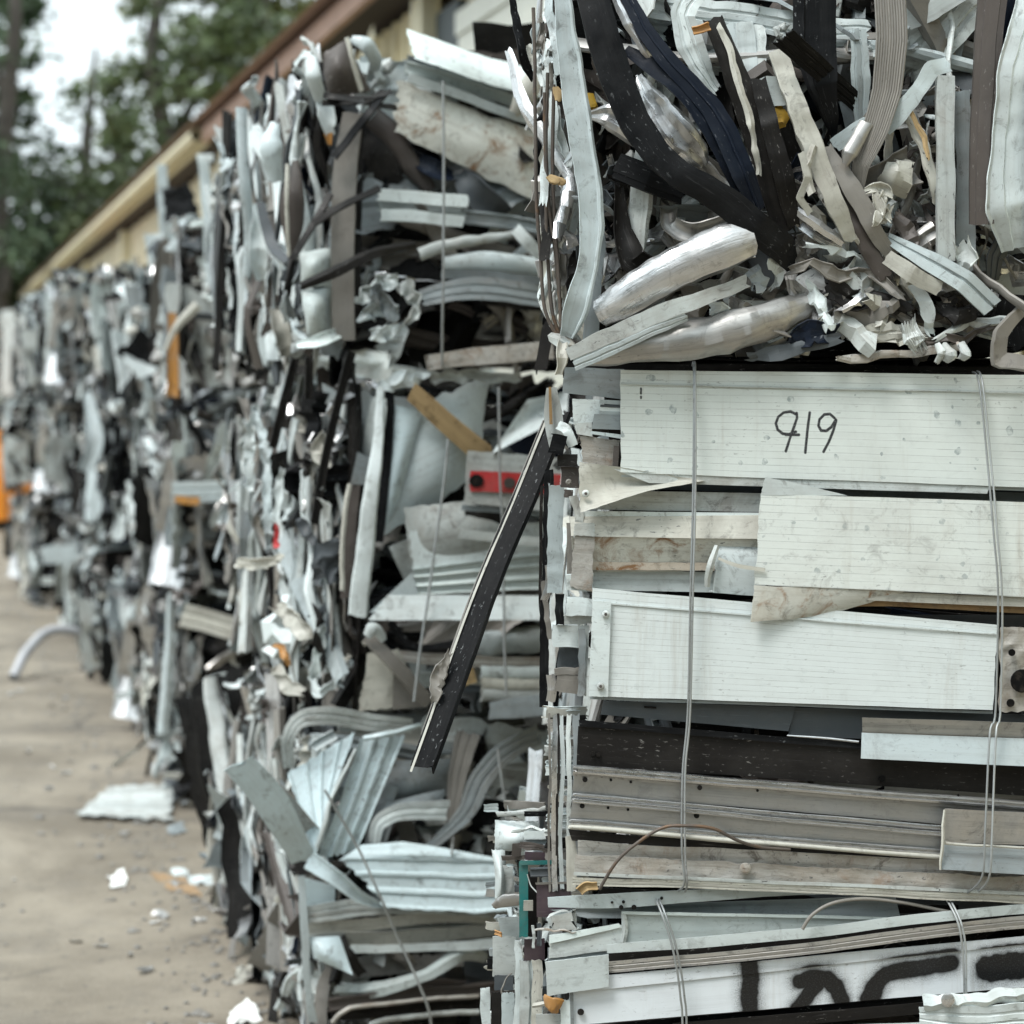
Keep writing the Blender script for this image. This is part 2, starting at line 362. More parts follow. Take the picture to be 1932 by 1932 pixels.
def tag(o, label=None, cat=None, group=None, kind=None):
    if label: o['label'] = label
    if cat: o['category'] = cat
    if group: o['group'] = group
    if kind: o['kind'] = kind
    return o
def empty(name, loc, rz=0, rot=None):
    o = bpy.data.objects.new(name, None); COL.objects.link(o); o.location = tuple(loc)
    o.rotation_euler = rot if rot else (0, 0, rz); o.empty_display_size = .2; return o
def obj(name, geo, mat, parent=None, sharp=34, local=False):
    """one mesh object; geo in world coordinates (in the parent's when local), origin moved to its middle"""
    V, Fc = np.asarray(geo[0], float), geo[1]; uv = geo[2] if len(geo) > 2 else V[:, [0, 2]]
    if parent is not None and not local:
        V = V-np.array(parent.location)
        a = parent.rotation_euler[2]; ca, sa = math.cos(a), math.sin(a)
        V = V@np.array([[ca, sa, 0], [-sa, ca, 0], [0, 0, 1]]).T; local = True
    c = (V.max(0)+V.min(0))/2
    mats = [MATS[x] if isinstance(x, str) else x for x in (mat if isinstance(mat, list) else [mat])]
    me = rawmesh(name, V-c, Fc, uv, mats, geo[3] if len(geo) > 3 else None, sharp)
    o = bpy.data.objects.new(name, me); COL.objects.link(o)
    if parent is not None:
        o.parent = parent
    o.location = tuple(c)
    return o

# ------------------------------------------------------------------ library of scrap pieces (local: length X, width Y, outward +Z)
LIB = {}
def libpath(L, kinks, bend, rg):
    n = 3+kinks; xs = np.linspace(-L/2, L/2, n); p = np.zeros((n, 3)); p[:, 0] = xs
    for i in range(n):
        p[i, 1] = rg.uniform(-bend, bend)*L*.35; p[i, 2] = rg.uniform(-bend, bend)*L*.28
        if 0 < i < n-1: p[i, 0] += rg.uniform(-.2, .2)*L/n
    return p
def addlib(kind, name, V, Fc, uv):
    me = rawmesh(name, V, Fc, uv, [MATS['white']], sharp=20); LIB.setdefault(kind, []).append((me, V, np.asarray(Fc), uv, name))
def build_lib():
    rg = random.Random(11)
    for i in range(14):     # long bent strips and channels
        L = rg.uniform(.45, .9); sec = rg.choice(['flat', 'lip', 'U', 'U', 'L', 'rib', 'track', 'box', 'V'])
        wd = rg.uniform(.022, .062); n = rg.choice([0, 1, 1, 2, 3])
        tws = [rg.uniform(-.6, .6) for _ in range(3+n)]
        addlib('long', 'metal_channel' if sec in ('U', 'box', 'track', 'rib') else 'metal_strip',
               *sweep(libpath(L, n, .20 if n else .05, rg), [wd*rg.uniform(.7, 1.2) for _ in range(3+n)], sec, up=(0, 0, 1), tw=tws, N=20, th=.0025, amp=.004, freq=6, crease=.004, torn=.2, sharp=.92, seed=rg.random()*99))
    for i in range(10):     # straight profiles
        L = rg.uniform(.5, 1.0); sec = rg.choice(['U', 'rib', 'track', 'box', 'lip', 'L'])
        addlib('straight', 'metal_channel', *sweep(libpath(L, 0, .03, rg), rg.uniform(.03, .085), sec, up=(0, 0, 1), tw=rg.uniform(-.2, .2), N=12, th=.0025, amp=.004, freq=5, torn=.12, seed=rg.random()*99))
    for i in range(9):      # crushed tubes
        L = rg.uniform(.25, .6); n = rg.choice([0, 1, 2]); wd = rg.uniform(.035, .08)
        addlib('tube', 'crushed_tube', *sweep(libpath(L, n, .2, rg), [wd*rg.uniform(.5, 1.2) for _ in range(3+n)], rg.choice(['tube', 'pinch']), up=(0, 0, 1),
               tw=[rg.uniform(-.7, .7) for _ in range(3+n)], N=16, th=.003, amp=.008, freq=9, crease=.010, torn=.15, sharp=.7, seed=rg.random()*99))
    for i in range(16):     # sheets, some buckled into facets
        a, b_ = rg.uniform(.18, .45), rg.uniform(.08, .24); j = lambda: rg.uniform(-.045, .045)
        c4 = [(-a/2+j(), b_/2+j(), j()), (a/2+j(), b_/2+j(), j()), (a/2+j(), -b_/2+j(), j()), (-a/2+j(), -b_/2+j(), j())]
        if i % 2: V = patch(c4, 7, 5, .003, amp=.02, freq=11, crease=.035, ragged=.1, up=(0, 0, 1), seed=rg.random()*99)
        else: V = patch(c4, 18, 12, .003, ribs=rg.choice([0, 2, 3, 4]), ribamp=.008, amp=.012, freq=rg.uniform(3, 7), crease=.006, bulge=rg.uniform(-.03, .04), ragged=.06, up=(0, 0, 1), seed=rg.random()*99)
        addlib('sheet', 'metal_sheet', *V)
    for i in range(22):     # crumpled bits: short, folded and twisted
        L = rg.uniform(.08, .22); n = rg.choice([2, 3, 4]); wd = rg.uniform(.025, .085)
        p = libpath(L, n, .6, rg)
        addlib('crumple', 'crumpled_metal', *sweep(p, [wd*rg.uniform(.4, 1.4) for _ in range(3+n)], rg.choice(['flat', 'cup', 'hump', 'V', 'rib', 'lip', 'U']), up=(0, 0, 1),
               tw=[rg.uniform(-1.4, 1.4) for _ in range(3+n)], N=2*(2+n)+1, th=.003, amp=.006, freq=14, crease=.014, torn=.4, sharp=1., seed=rg.random()*99))
    for i in range(18):     # slivers: folded edges seen on the flanks of a bale
        L = rg.uniform(.15, .55); n = rg.choice([1, 2, 3]); wd = rg.uniform(.014, .045)
        addlib('sliver', 'metal_sliver', *sweep(libpath(L, n, .2, rg), [wd*rg.uniform(.4, 1.5) for _ in range(3+n)], rg.choice(['flat', 'hump', 'V', 'lip', 'tube', 'U', 'L']), up=(0, 0, 1),
               tw=[rg.uniform(-1.1, 1.1) for _ in range(3+n)], N=14, th=.003, amp=.004, freq=12, crease=.008, torn=.4, sharp=.95, seed=rg.random()*99))
build_lib()

def basis(Nv, Tv):
    Nv = Vector(Nv).normalized(); Tv = Vector(Tv); Tv = (Tv-Nv*Tv.dot(Nv)).normalized(); Bv = Nv.cross(Tv)
    return Matrix((Tv, Bv, Nv)).transposed()
def clears(M4, V, s, dims, lim):
    A = np.array(M4)[:3]; Q = (V[::5]*s)@A[:, :3].T+A[:, 3]; return Q[:, 1].min() > -dims[1]/2+lim and Q[:, 2].min() > -.03 and Q[:, 0].min() > -dims[0]/2-.13+(.10 if lim > -.01 else 0)
def face_xf(face, dims, rg, kind, depth, horiz):
    """random place on a face of a w x d x h block whose base middle is the origin; returns 4x4"""
    w_, d_, h_ = dims
    n, a1, a2, s1, s2, o = {'front': ((0, -1, 0), (1, 0, 0), (0, 0, 1), w_, h_, (0, -d_/2, h_/2)), 'left': ((-1, 0, 0), (0, -1, 0), (0, 0, 1), d_, h_, (-w_/2, 0, h_/2)),
                            'right': ((1, 0, 0), (0, 1, 0), (0, 0, 1), d_, h_, (w_/2, 0, h_/2)), 'top': ((0, 0, 1), (1, 0, 0), (0, 1, 0), w_, d_, (0, 0, h_)), 'back': ((0, 1, 0), (-1, 0, 0), (0, 0, 1), w_, h_, (0, d_/2, h_/2))}[face]
    n, a1, a2, o = map(Vector, (n, a1, a2, o))
    if face in ('front', 'back'): th = rg.gauss(0, 10) if rg.random() < horiz else rg.uniform(-90, 90)
    elif face == 'top': th = rg.uniform(-90, 90)
    else: th = 90+rg.gauss(0, 15) if rg.random() < horiz else rg.uniform(0, 180)
    th = R(th); T = a1*math.cos(th)+a2*math.sin(th)
    ext = {'long': .3, 'straight': .38, 'tube': .22, 'sheet': .18, 'crumple': .05, 'sliver': .17}[kind]
    m1 = max(.02, s1/2-ext*abs(math.cos(th))+.02); m2 = max(.02, s2/2-ext*abs(math.sin(th))-.02)
    loc = o+a1*rg.uniform(-m1, m1)+a2*rg.uniform(-m2, m2)+n*depth
    M = basis(n, T)
    roll = rg.gauss(0, 24) if face == 'front' else rg.gauss(0, 40)
    M = M @ Matrix.Rotation(R(roll), 3, 'X') @ Matrix.Rotation(R(rg.gauss(0, 5)), 3, 'Y')
    if rg.random() < .5: M = M @ Matrix.Rotation(math.pi, 3, 'Z')
    s = rg.uniform(.75, 1.2)
    M4 = M.to_4x4(); M4.translation = loc
    return M4, s
def scatter(parent, dims, face, n, kinds, mix, rg, dlo=-.05, dhi=.03, horiz=.6, smul=1., lim=-.09):
    for _ in range(n):
        k = rg.choice(kinds); me, V, Fc, uv, nm = rg.choice(LIB[k])
        M, s = face_xf(face, dims, rg, k, rg.uniform(dlo, dhi), horiz)
        if not clears(M, V, s*smul, dims, lim): continue
        o = bpy.data.objects.new(nm, me); COL.objects.link(o); o.parent = parent
        o.matrix_local = M @ Matrix.Scale(s*smul, 4)
        o.material_slots[0].link = 'OBJECT'; o.material_slots[0].material = MATS[rg.choice(mix)]
def filler(name, dims, counts, mixes, seed, kinds=('crumple', 'sliver', 'crumple', 'tube', 'sheet'), dlo=-.12, dhi=-.015, lim=-.07):
    """one mesh of tightly crushed scrap lining the faces of a bale"""
    rg = random.Random(seed); names = sorted(set(sum(mixes.values(), []))); Vs, Fs, Us, Ms, o = [], [], [], [], 0
    for face, n in counts.items():
        for _ in range(n):
            k = rg.choice(kinds); me, V, Fc, uv, nm = rg.choice(LIB[k])
            M, s = face_xf(face, dims, rg, k, rg.uniform(dlo, dhi), .5)
            if not clears(M, V, s, dims, lim): continue
            A = np.array(M)[:3]; Vs.append((V*s)@A[:, :3].T+A[:, 3]); Fs.append(Fc+o); Us.append(uv); o += len(V)
            Ms.append(np.full(len(Fc), names.index(rg.choice(mixes[face]))))
    return rawmesh(name, np.concatenate(Vs), np.concatenate(Fs), np.concatenate(Us), [MATS[x] for x in names], np.concatenate(Ms), sharp=20)
def shade_core(dims, inset, seed):
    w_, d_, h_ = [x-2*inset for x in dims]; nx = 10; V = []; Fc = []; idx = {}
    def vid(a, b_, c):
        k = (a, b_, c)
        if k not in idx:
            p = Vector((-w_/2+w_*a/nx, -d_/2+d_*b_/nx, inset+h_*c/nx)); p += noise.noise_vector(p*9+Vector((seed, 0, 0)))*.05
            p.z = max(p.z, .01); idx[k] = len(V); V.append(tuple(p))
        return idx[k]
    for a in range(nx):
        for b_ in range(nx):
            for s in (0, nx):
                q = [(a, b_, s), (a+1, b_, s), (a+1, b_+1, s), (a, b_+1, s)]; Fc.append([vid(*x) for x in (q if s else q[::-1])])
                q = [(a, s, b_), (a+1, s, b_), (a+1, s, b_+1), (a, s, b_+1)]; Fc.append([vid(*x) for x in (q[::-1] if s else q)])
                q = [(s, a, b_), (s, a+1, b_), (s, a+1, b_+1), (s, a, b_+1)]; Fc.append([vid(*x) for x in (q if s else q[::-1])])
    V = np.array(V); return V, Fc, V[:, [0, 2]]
def wires_local(parent, dims, xs, rg, proud=.035, mat='wire'):
    """baling wires that go round the block over front, top and back"""
    w_, d_, h_ = dims
    for x in xs:
        for dx in (0, .012):
            j = lambda: rg.uniform(-.012, .012)
            p = [(x+dx+j(), -d_/2-proud*.3, .01), (x+dx+j(), -d_/2-proud, h_*.3), (x+dx+j(), -d_/2-proud, h_*.7), (x+dx, -d_/2-proud*.3, h_-.01), (x+dx, -d_/2+.12, h_+.012), (x+dx, d_/2-.12, h_+.012), (x+dx, d_/2+.02, h_-.02), (x+dx, d_/2+.02, .02)]
            obj('baling_wire', sweep(p, .004, [(math.cos(a), math.sin(a)) for a in [math.pi*2*i/6 for i in range(7)]], up=(.3, .1, .2), N=40, th=.0005), mat, parent, local=True)

# ------------------------------------------------------------------ setting
def plain(name, col, rough=.8, noise_s=6, var=.25, col2=None, bump=.2, metallic=0):
    m = bpy.data.materials.new(name); m.use_nodes = True; b = NB(m); b.n.clear()
    o = b.new('ShaderNodeOutputMaterial'); p = b.new('ShaderNodeBsdfPrincipled'); b.l.new(p.outputs[0], o.inputs[0])
    co = b.new('ShaderNodeTexCoord'); n = b.noise(co.outputs['Object'], noise_s, 6, .65)
    c = b.mix(b.ramp(n, .3, .7), tuple(x*(1-var) for x in col), col2 or tuple(min(1, x*(1+var)) for x in col))
    b.l.new(c, p.inputs['Base Color']); p.inputs['Roughness'].default_value = rough; p.inputs['Metallic'].default_value = metallic
    bp = b.new('ShaderNodeBump'); bp.inputs['Strength'].default_value = bump; bp.inputs['Distance'].default_value = .01
    b.l.new(b.noise(co.outputs['Object'], noise_s*6, 4), bp.inputs['Height']); b.l.new(bp.outputs[0], p.inputs['Normal'])
    MATS[name] = m; return m
def concrete():
    m = bpy.data.materials.new('concrete'); m.use_nodes = True; b = NB(m); b.n.clear()
    o = b.new('ShaderNodeOutputMaterial'); p = b.new('ShaderNodeBsdfPrincipled'); b.l.new(p.outputs[0], o.inputs[0])
    co = b.new('ShaderNodeTexCoord'); v = co.outputs['Object']
    c = b.mix(b.ramp(b.noise(v, .9, 8, .7, .3), .40, .60), (.145, .123, .092), (.265, .232, .182))
    c = b.mix(b.math('MULTIPLY', b.ramp(b.noise(v, 2.2, 7, .72), .50, .70), .65), c, (.135, .122, .104))
    c = b.mix(b.math('MULTIPLY', b.ramp(b.noise(v, 26, 4, .6), .60, .68), .6), c, (.09, .083, .072))
    c = b.mix(b.math('MULTIPLY', b.ramp(b.noise(v, 120, 3, .6), .55, .7), .35), c, (.48, .45, .40))
    vo = b.new('ShaderNodeTexVoronoi', feature='DISTANCE_TO_EDGE'); vo.inputs['Scale'].default_value = .45
    dn = b.new('ShaderNodeTexNoise'); dn.inputs['Scale'].default_value = 2.5; dn.inputs['Detail'].default_value = 6; b.l.new(v, dn.inputs['Vector'])
    dv = b.new('ShaderNodeVectorMath', operation='MULTIPLY_ADD'); b.l.new(dn.outputs['Color'], dv.inputs[0]); dv.inputs[1].default_value = (.35, .35, .35); b.l.new(v, dv.inputs[2]); b.l.new(dv.outputs[0], vo.inputs['Vector'])
    ck = b.math('MULTIPLY', b.ramp(vo.outputs['Distance'], 0, .011, 1, 0), b.ramp(b.noise(v, 1.1, 3), .40, .55))
    c = b.mix(b.math('MULTIPLY', ck, .85), c, (.06, .055, .05))
    sp = b.new('ShaderNodeSeparateXYZ'); b.l.new(v, sp.inputs[0])
    jt = b.math('LESS_THAN', b.math('ABSOLUTE', b.math('SUBTRACT', b.math('FRACT', b.math('MULTIPLY', b.math('ADD', sp.outputs[1], .9), .25)), .5)), .0012)
    c = b.mix(b.math('MULTIPLY', jt, .6), c, (.08, .075, .07))
    b.l.new(c, p.inputs['Base Color']); p.inputs['Roughness'].default_value = .85
    bp = b.new('ShaderNodeBump'); bp.inputs['Strength'].default_value = .5; bp.inputs['Distance'].default_value = .004
    b.l.new(b.noise(v, 60, 6, .7), bp.inputs['Height']); b.l.new(bp.outputs[0], p.inputs['Normal']); MATS['concrete'] = m
concrete()
plain('tan_siding', (.68, .59, .37), .55, 3, .12); plain('cream_trim', (.72, .66, .47), .5, 4, .1); plain('shed_cream', (.68, .60, .42), .6, 3, .12)
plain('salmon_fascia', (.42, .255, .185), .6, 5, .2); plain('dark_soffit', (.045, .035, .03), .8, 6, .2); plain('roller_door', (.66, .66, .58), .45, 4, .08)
plain('shade_slate', (.06, .075, .08), .6, 4, .2); plain('maroon', (.09, .018, .018), .6, 4, .2); plain('roof_metal', (.30, .20, .16), .5, 3, .2)
plain('bark', (.055, .05, .042), .9, 5, .4, bump=.8); plain('leaf_dark', (.05, .09, .03), .55, .6, .4, (.085, .12, .035)); plain('leaf_mid', (.07, .115, .035), .55, .6, .4, (.15, .16, .04))
plain('leaf_deep', (.03, .065, .03), .6, .6, .4, (.06, .10, .035)); plain('paint_orange', (.72, .26, .02), .4, 4, .1); plain('rubber', (.02, .02, .02), .8, 8, .3)
plain('hose_grey', (.42, .43, .45), .45, 8, .15); plain('paper', (.75, .76, .74), .7, 10, .08); plain('cardboard', (.30, .20, .11), .8, 12, .25)

g = obj('ground', (np.array([(-120, -30, 0), (120, -30, 0), (120, 400, 0), (-120, 400, 0)], float), [(0, 1, 2, 3)]), 'concrete', sharp=0); g['kind'] = 'structure'
g.location = (0, 0, 0)
me = g.data; me.vertices.foreach_set('co', np.array([(-150, -30, 0), (150, -30, 0), (150, 400, 0), (-150, 400, 0)], float).ravel())

# building: long metal shed whose wall runs away behind the bales
DIR = np.array([-.317, 1., 0]); DIR /= np.linalg.norm(DIR); NRM = np.array([-DIR[1], DIR[0], 0])      # NRM points left, out of the wall
W0 = np.array([-.62, 13.6, 0])
def wl(s, n, z): p = W0+DIR*s+NRM*n; return np.array([p[0], p[1], z])
def wbox(s0, s1, n0, n1, z0, z1):
    c = [wl(s, n, z) for s in (s0, s1) for n in (n0, n1) for z in (z0, z1)]
    return np.array(c), np.array([(0, 1, 3, 2), (4, 6, 7, 5), (0, 4, 5, 1), (2, 3, 7, 6), (0, 2, 6, 4), (1, 5, 7, 3)])
bl = empty('metal_shed', wl(10, -6, 0)); tag(bl, 'long tan metal shed with sloping eaves line behind the bales', 'building')
SPLIT = 7.6
def corr(s0, s1, z0, z1, n0, pitch=.3, amp=.03):
    ss = []; s = s0
    while s < s1-1e-6:
        for f, h in ((0, 0), (.62, 0), (.70, 1), (.92, 1)): ss.append((s+f*pitch, h*amp))
        s += pitch
    V = []; Fc = []
    for i, (a, h) in enumerate(ss):
        a = min(a, s1); V += [wl(a, n0+h, z0), wl(a, n0+h, z1)]
        if i: k = 2*i; Fc.append((k-2, k, k+1, k-1))
    return np.array(V), Fc
obj('siding', corr(-.45, SPLIT, 0, 4.46, 0), 'tan_siding', bl, sharp=20)
obj('siding', corr(SPLIT, 36, 0, 4.46, -.0, .9, .03), 'shed_cream', bl, sharp=20)
obj('wall', wbox(-14, 36, -12, -.12, 0, 4.44), 'tan_siding', bl)
obj('fascia', wbox(-14, SPLIT, .30, .36, 4.50, 4.66), 'salmon_fascia', bl)
obj('fascia', wbox(SPLIT+.01, 36, .28, .34, 4.50, 4.66), 'cream_trim', bl)
obj('gutter', sweep([wl(SPLIT+.02, .42, 4.58), wl(36, .42, 4.58)], .12, 'pipe', up=(0, 0, 1), N=4, th=.01), 'cream_trim', bl)
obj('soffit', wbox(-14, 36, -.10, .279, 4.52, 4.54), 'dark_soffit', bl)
obj('roof', (np.array([wl(-14, .5, 4.70), wl(36, .5, 4.70), wl(36, -6, 5.6), wl(-14, -6, 5.6), wl(-14, -12.5, 4.7), wl(36, -12.5, 4.7)]), [(0, 1, 2, 3), (3, 2, 5, 4)]), 'roof_metal', bl)
for s in (-.42, -.26): obj('pilaster', wbox(s, s+.11, -.02, .12, 0, 4.44), 'cream_trim', bl)
obj('downspout', sweep([wl(-.10, .1, 0), wl(-.10, .1, 4.4)], .09, 'box', up=tuple(NRM), N=4, th=.004), 'cream_trim', bl)
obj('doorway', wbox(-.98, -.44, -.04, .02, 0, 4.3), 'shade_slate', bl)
rd = []
for i in range(28): rd.append(wbox(-7.5, -1.0, -.02+.02*(i % 2), .03+.02*(i % 2), .15*i, .15*i+.148))
obj('roller_door', merge(rd), 'roller_door', bl)
for s in (SPLIT, 12.2, 17, 23, 29): obj('pilaster', wbox(s, s+.35, -.01, .14, 0, 4.44), 'cream_trim', bl)
obj('doorway', wbox(8.3, 10.0, -.03, .05, 0, 3.15), 'maroon', bl)
obj('brace', sweep([wl(2.2, .2, 3.7), wl(.6, .2, 4.38)], .10, 'L', up=tuple(NRM), N=4, th=.004), 'cream_trim', bl)
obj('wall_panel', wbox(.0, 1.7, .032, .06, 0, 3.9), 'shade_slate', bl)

# trees
def tree(name, base, h, crowns, n, leaf, mat, seed, label, group, trunk_r=.25):
    rg = random.Random(seed); t = empty(name, base); tag(t, label, 'tree', group)
    bs = np.array(base, float)
    parts = [sweep([bs, bs+[rg.uniform(-.3, .3), rg.uniform(-.3, .3), h*.4], bs+[rg.uniform(-.5, .5), rg.uniform(-.5, .5), h*.75], bs+[rg.uniform(-.6, .6), 0, h]], [trunk_r*2.4, trunk_r*1.8, trunk_r*1.1, trunk_r*.3], 'pipe', up=(0, -1, 0), N=16, th=.02)]
    for (cx, cy, cz, r) in crowns:
        z0 = max(h*.25, min(h*.8, cz-r*.8)); a = bs+[0, 0, z0]; b_ = bs+[cx, cy, cz]
        parts.append(sweep([a, (a+b_)/2+[0, 0, .4], b_], [trunk_r*.9, trunk_r*.5, trunk_r*.15], 'pipe', up=(.1, -1, 0), N=8, th=.01))
    obj('trunk', merge(parts), 'bark', t)
    V = []; Fc = []
    tot = sum(c[3]**2 for c in crowns)
    for (cx, cy, cz, r) in crowns:
        m = int(n*r*r/tot); ncl = max(6, int(m/42))
        for _ in range(ncl):
            u = Vector((rg.gauss(0, 1), rg.gauss(0, 1), rg.gauss(0, 1))).normalized()*(rg.random()**.45)*r
            cc = bs+np.array([cx+u.x*1.15, cy+u.y*1.15, cz+u.z*.8]); cs = rg.uniform(.25, .62)*max(.6, r*.22)
            for _ in range(42):
                p = cc+np.array([rg.gauss(0, cs), rg.gauss(0, cs), rg.gauss(0, cs*.55)])
                a = Vector((rg.gauss(0, 1), rg.gauss(0, 1), rg.gauss(0, .6))).normalized(); b2 = a.cross(Vector((rg.gauss(0, 1), rg.gauss(0, 1), rg.gauss(0, 1)))).normalized()
                a = np.array(a)*leaf*rg.uniform(.6, 1.2); b2 = np.array(b2)*leaf*.55
                k = len(V); V += [p-a, p+b2, p+a, p-b2]; Fc.append((k, k+1, k+2, k+3))
    obj('crown', (np.array(V), Fc), mat, t, sharp=0)
GT = 'trees beyond the yard'
def at(px, py, Y): return P(px, py, Y)
def crn(base, lst):     # crowns given by where they show, at the tree's own distance
    o_ = []
    for px, py, dy, r in lst:
        q = P(px, py, base[1]+dy); o_.append((q[0]-base[0], dy, q[2], r))
    return o_
def tb(px, Y): q = P(px, 790, Y); return (q[0], Y, 0)
b0 = tb(10, 39); tree('tree', b0, 13, crn(b0, [(-60, 80, 0, 1.3), (-30, -60, 1, .8), (30, 490, 0, .8), (-40, 330, 0, 1.0)]), 1800, .10, 'leaf_deep', 1, 'tall dark trunked tree at the far left edge of the yard', GT, .20)
b1 = tb(330, 44); tree('tree', b1, 13, crn(b1, [(330, 230, 0, 2.1), (420, 150, 1, 1.9), (260, 330, 0, 1.7), (400, 60, -1, 1.5), (480, 90, 0, 1.6), (210, 440, 1, 1.1), (350, 400, 2, 2.2)]), 6600, .13, 'leaf_dark', 2, 'broad dark green tree rising above the shed eaves', GT, .3)
b2 = tb(170, 50); tree('tree', b2, 11, crn(b2, [(120, 390, 0, 1.6), (200, 350, 1, 1.1), (80, 350, -1, .8), (60, 440, 0, 1.6), (150, 480, 2, 2.2), (250, 450, 2, 2.0), (40, 560, 0, 1.8), (130, 560, 0, 2)]), 5000, .14, 'leaf_dark', 3, 'lower spreading tree left of the shed end, sky showing through it', GT, .28)
b3 = tb(520, 52); tree('tree', b3, 15, crn(b3, [(380, -20, 0, 1.2), (450, 20, 1, 1.3), (540, -20, 0, 1.6), (270, 10, 0, .6), (590, 60, 0, 2.2), (500, 110, 0, 2.)]), 3800, .14, 'leaf_mid', 4, 'tall tree whose leafy boughs hang above the shed roof', GT, .3)
b4 = tb(-90, 46); tree('tree', b4, 14, crn(b4, [(-130, 100, 0, 2.6), (-90, 300, 0, 2.6), (-20, 480, 0, 1.8), (-140, 450, 0, 3), (50, 20, 0, .4)]), 11000, .15, 'leaf_deep', 5, 'dense dark tree at the left edge behind the tall trunk', GT, .3)
b5 = tb(230, 62); tree('tree', b5, 12, crn(b5, [(230, 180, 0, 1.5), (300, 130, 0, 1.5), (215, 250, 0, .7), (270, 500, 0, 3.2), (160, 540, 0, 3), (60, 540, 0, 3), (-60, 550, 0, 3)]), 4800, .16, 'leaf_mid', 6, 'yellowish green tree standing farthest behind the others', GT, .3)
# far wood on the skyline
def wood():
    rg = random.Random(5); V = []; Fc = []
    def clump(x, y, z, r, m, q):
        for _ in range(m):
            p = np.array([x+rg.gauss(0, r*.5), y+rg.gauss(0, r*.5), max(.1, z+rg.gauss(0, r*.4))])
            a = Vector((rg.gauss(0, 1), rg.gauss(0, 1), rg.gauss(0, 1))).normalized(); b_ = a.cross(Vector((rg.gauss(0, 1), rg.gauss(0, 1), rg.gauss(0, 1)))).normalized()
            a = np.array(a)*q; b_ = np.array(b_)*q*.66; k = len(V); V.extend([p-a, p+b_, p+a, p-b_]); Fc.append((k, k+1, k+2, k+3))
    for i in range(900):
        x = rg.uniform(-60, 45); clump(x, rg.uniform(72, 84), rg.uniform(.5, 5.4+1.2*math.sin(x*.4)), rg.uniform(1.2, 2.4), 34, .3)
    for i in range(800):     # unseen trees added behind the camera to dim ambient light and reflections
        a = R(rg.uniform(125, 235)); d = rg.uniform(17, 24); h = 9+1.5*math.sin(a*9)
        clump(d*math.sin(a)-2, d*math.cos(a)+2, rg.uniform(.3, h), 1.3, 20, .38)
    o = obj('far_wood_and_blocker', (np.array(V), Fc), 'leaf_deep', sharp=0); tag(o, 'dark wood on the skyline, with unseen trees added behind the camera to block light', 'wood', kind='stuff')
wood()

# ------------------------------------------------------------------ the bales
GB = 'baled scrap metal stacked along the yard'
def bale(X, Y, z, rot, dims, label, jig=None):
    """block whose front left bottom corner is at X, Y, z; the side runs back along the row"""
    w_, d_, h_ = dims; ca, sa = math.cos(rot), math.sin(rot)
    cx = X+ca*w_/2-sa*d_/2; cy = Y+sa*w_/2+ca*d_/2
    b = empty('scrap_bale', (cx, cy, z), rot); return tag(b, label, 'scrap bale', GB)
def inner(b, dims, seed, fill, mixes, inset=.15, **k):
    obj('crushed_shade_core', shade_core(dims, inset, seed), 'shade_core', b, local=True)
    me = filler('crushed_scrap', dims, fill, mixes, seed, **k); o = bpy.data.objects.new('crushed_scrap', me); COL.objects.link(o); o.parent = b; o['kind'] = 'stuff'
ORD = ['', 'first', 'second', 'third', 'fourth', 'fifth', 'sixth', 'seventh', 'eighth', 'ninth', 'tenth']
TIER = ['bottom', 'middle', 'top']
ROT = math.atan(.305)
FIL = {}
def shared_filler(b, dims, seed):
    k = seed % 4
    if k not in FIL:
        FIL[k] = filler('crushed_scrap', (1.3, 1.45, .86), {'front': 70, 'left': 110, 'top': 45, 'right': 25, 'back': 15},
                        {'front': MIX_GAP_SHADE*2+MIX_SIDE, 'left': MIX_GAP_SHADE+MIX_SIDE*2, 'top': MIX_SIDE, 'right': MIX_DARK, 'back': MIX_DARK}, 100+k, dlo=-.09, dhi=.01)
    o = bpy.data.objects.new('crushed_scrap', FIL[k]); COL.objects.link(o); o.parent = b; o['kind'] = 'stuff'
    o.scale = (dims[0]/1.3, dims[1]/1.45, dims[2]/.86)
TIERN = {3: TIER, 4: ['bottom', 'lower middle', 'upper middle', 'top']}
def far_bale(si, tier, X, Y, z, rot, dims, seed, extra, dark=False, nf=30, ns=46, top=0, sc_=.85):
    rg = random.Random(seed)
    b = bale(X, Y, z, rot+R(rg.gauss(0, 1.6)), dims, 'scrap bale %s, %s of %s nearest stack' % (extra, TIERN[4 if si == 9 else 3][tier], ORD[si]))
    obj('crushed_shade_core', shade_core(dims, .12, seed), 'shade_core', b, local=True); shared_filler(b, dims, seed)
    mf = MIX_FAR if si > 3 else MIX_FRONT; ms = MIX_FAR if si > 3 else MIX_SIDE
    scatter(b, dims, 'front', nf, ['long', 'straight', 'sheet', 'sheet', 'sheet', 'tube', 'crumple'], mf, rg, -.05, .03, .82, sc_)
    scatter(b, dims, 'left', ns, ['sliver', 'sliver', 'crumple', 'crumple', 'long', 'sheet', 'sheet', 'tube'], ms, rg, -.06, .012, .6, sc_)
    if top: scatter(b, dims, 'top', top, ['long', 'sheet', 'crumple', 'crumple', 'sheet'], mf, rg, -.06, .0, .6, .7)
    wires_local(b, dims, [-dims[0]/2+.3, dims[0]/2-.3], rg)
    return b

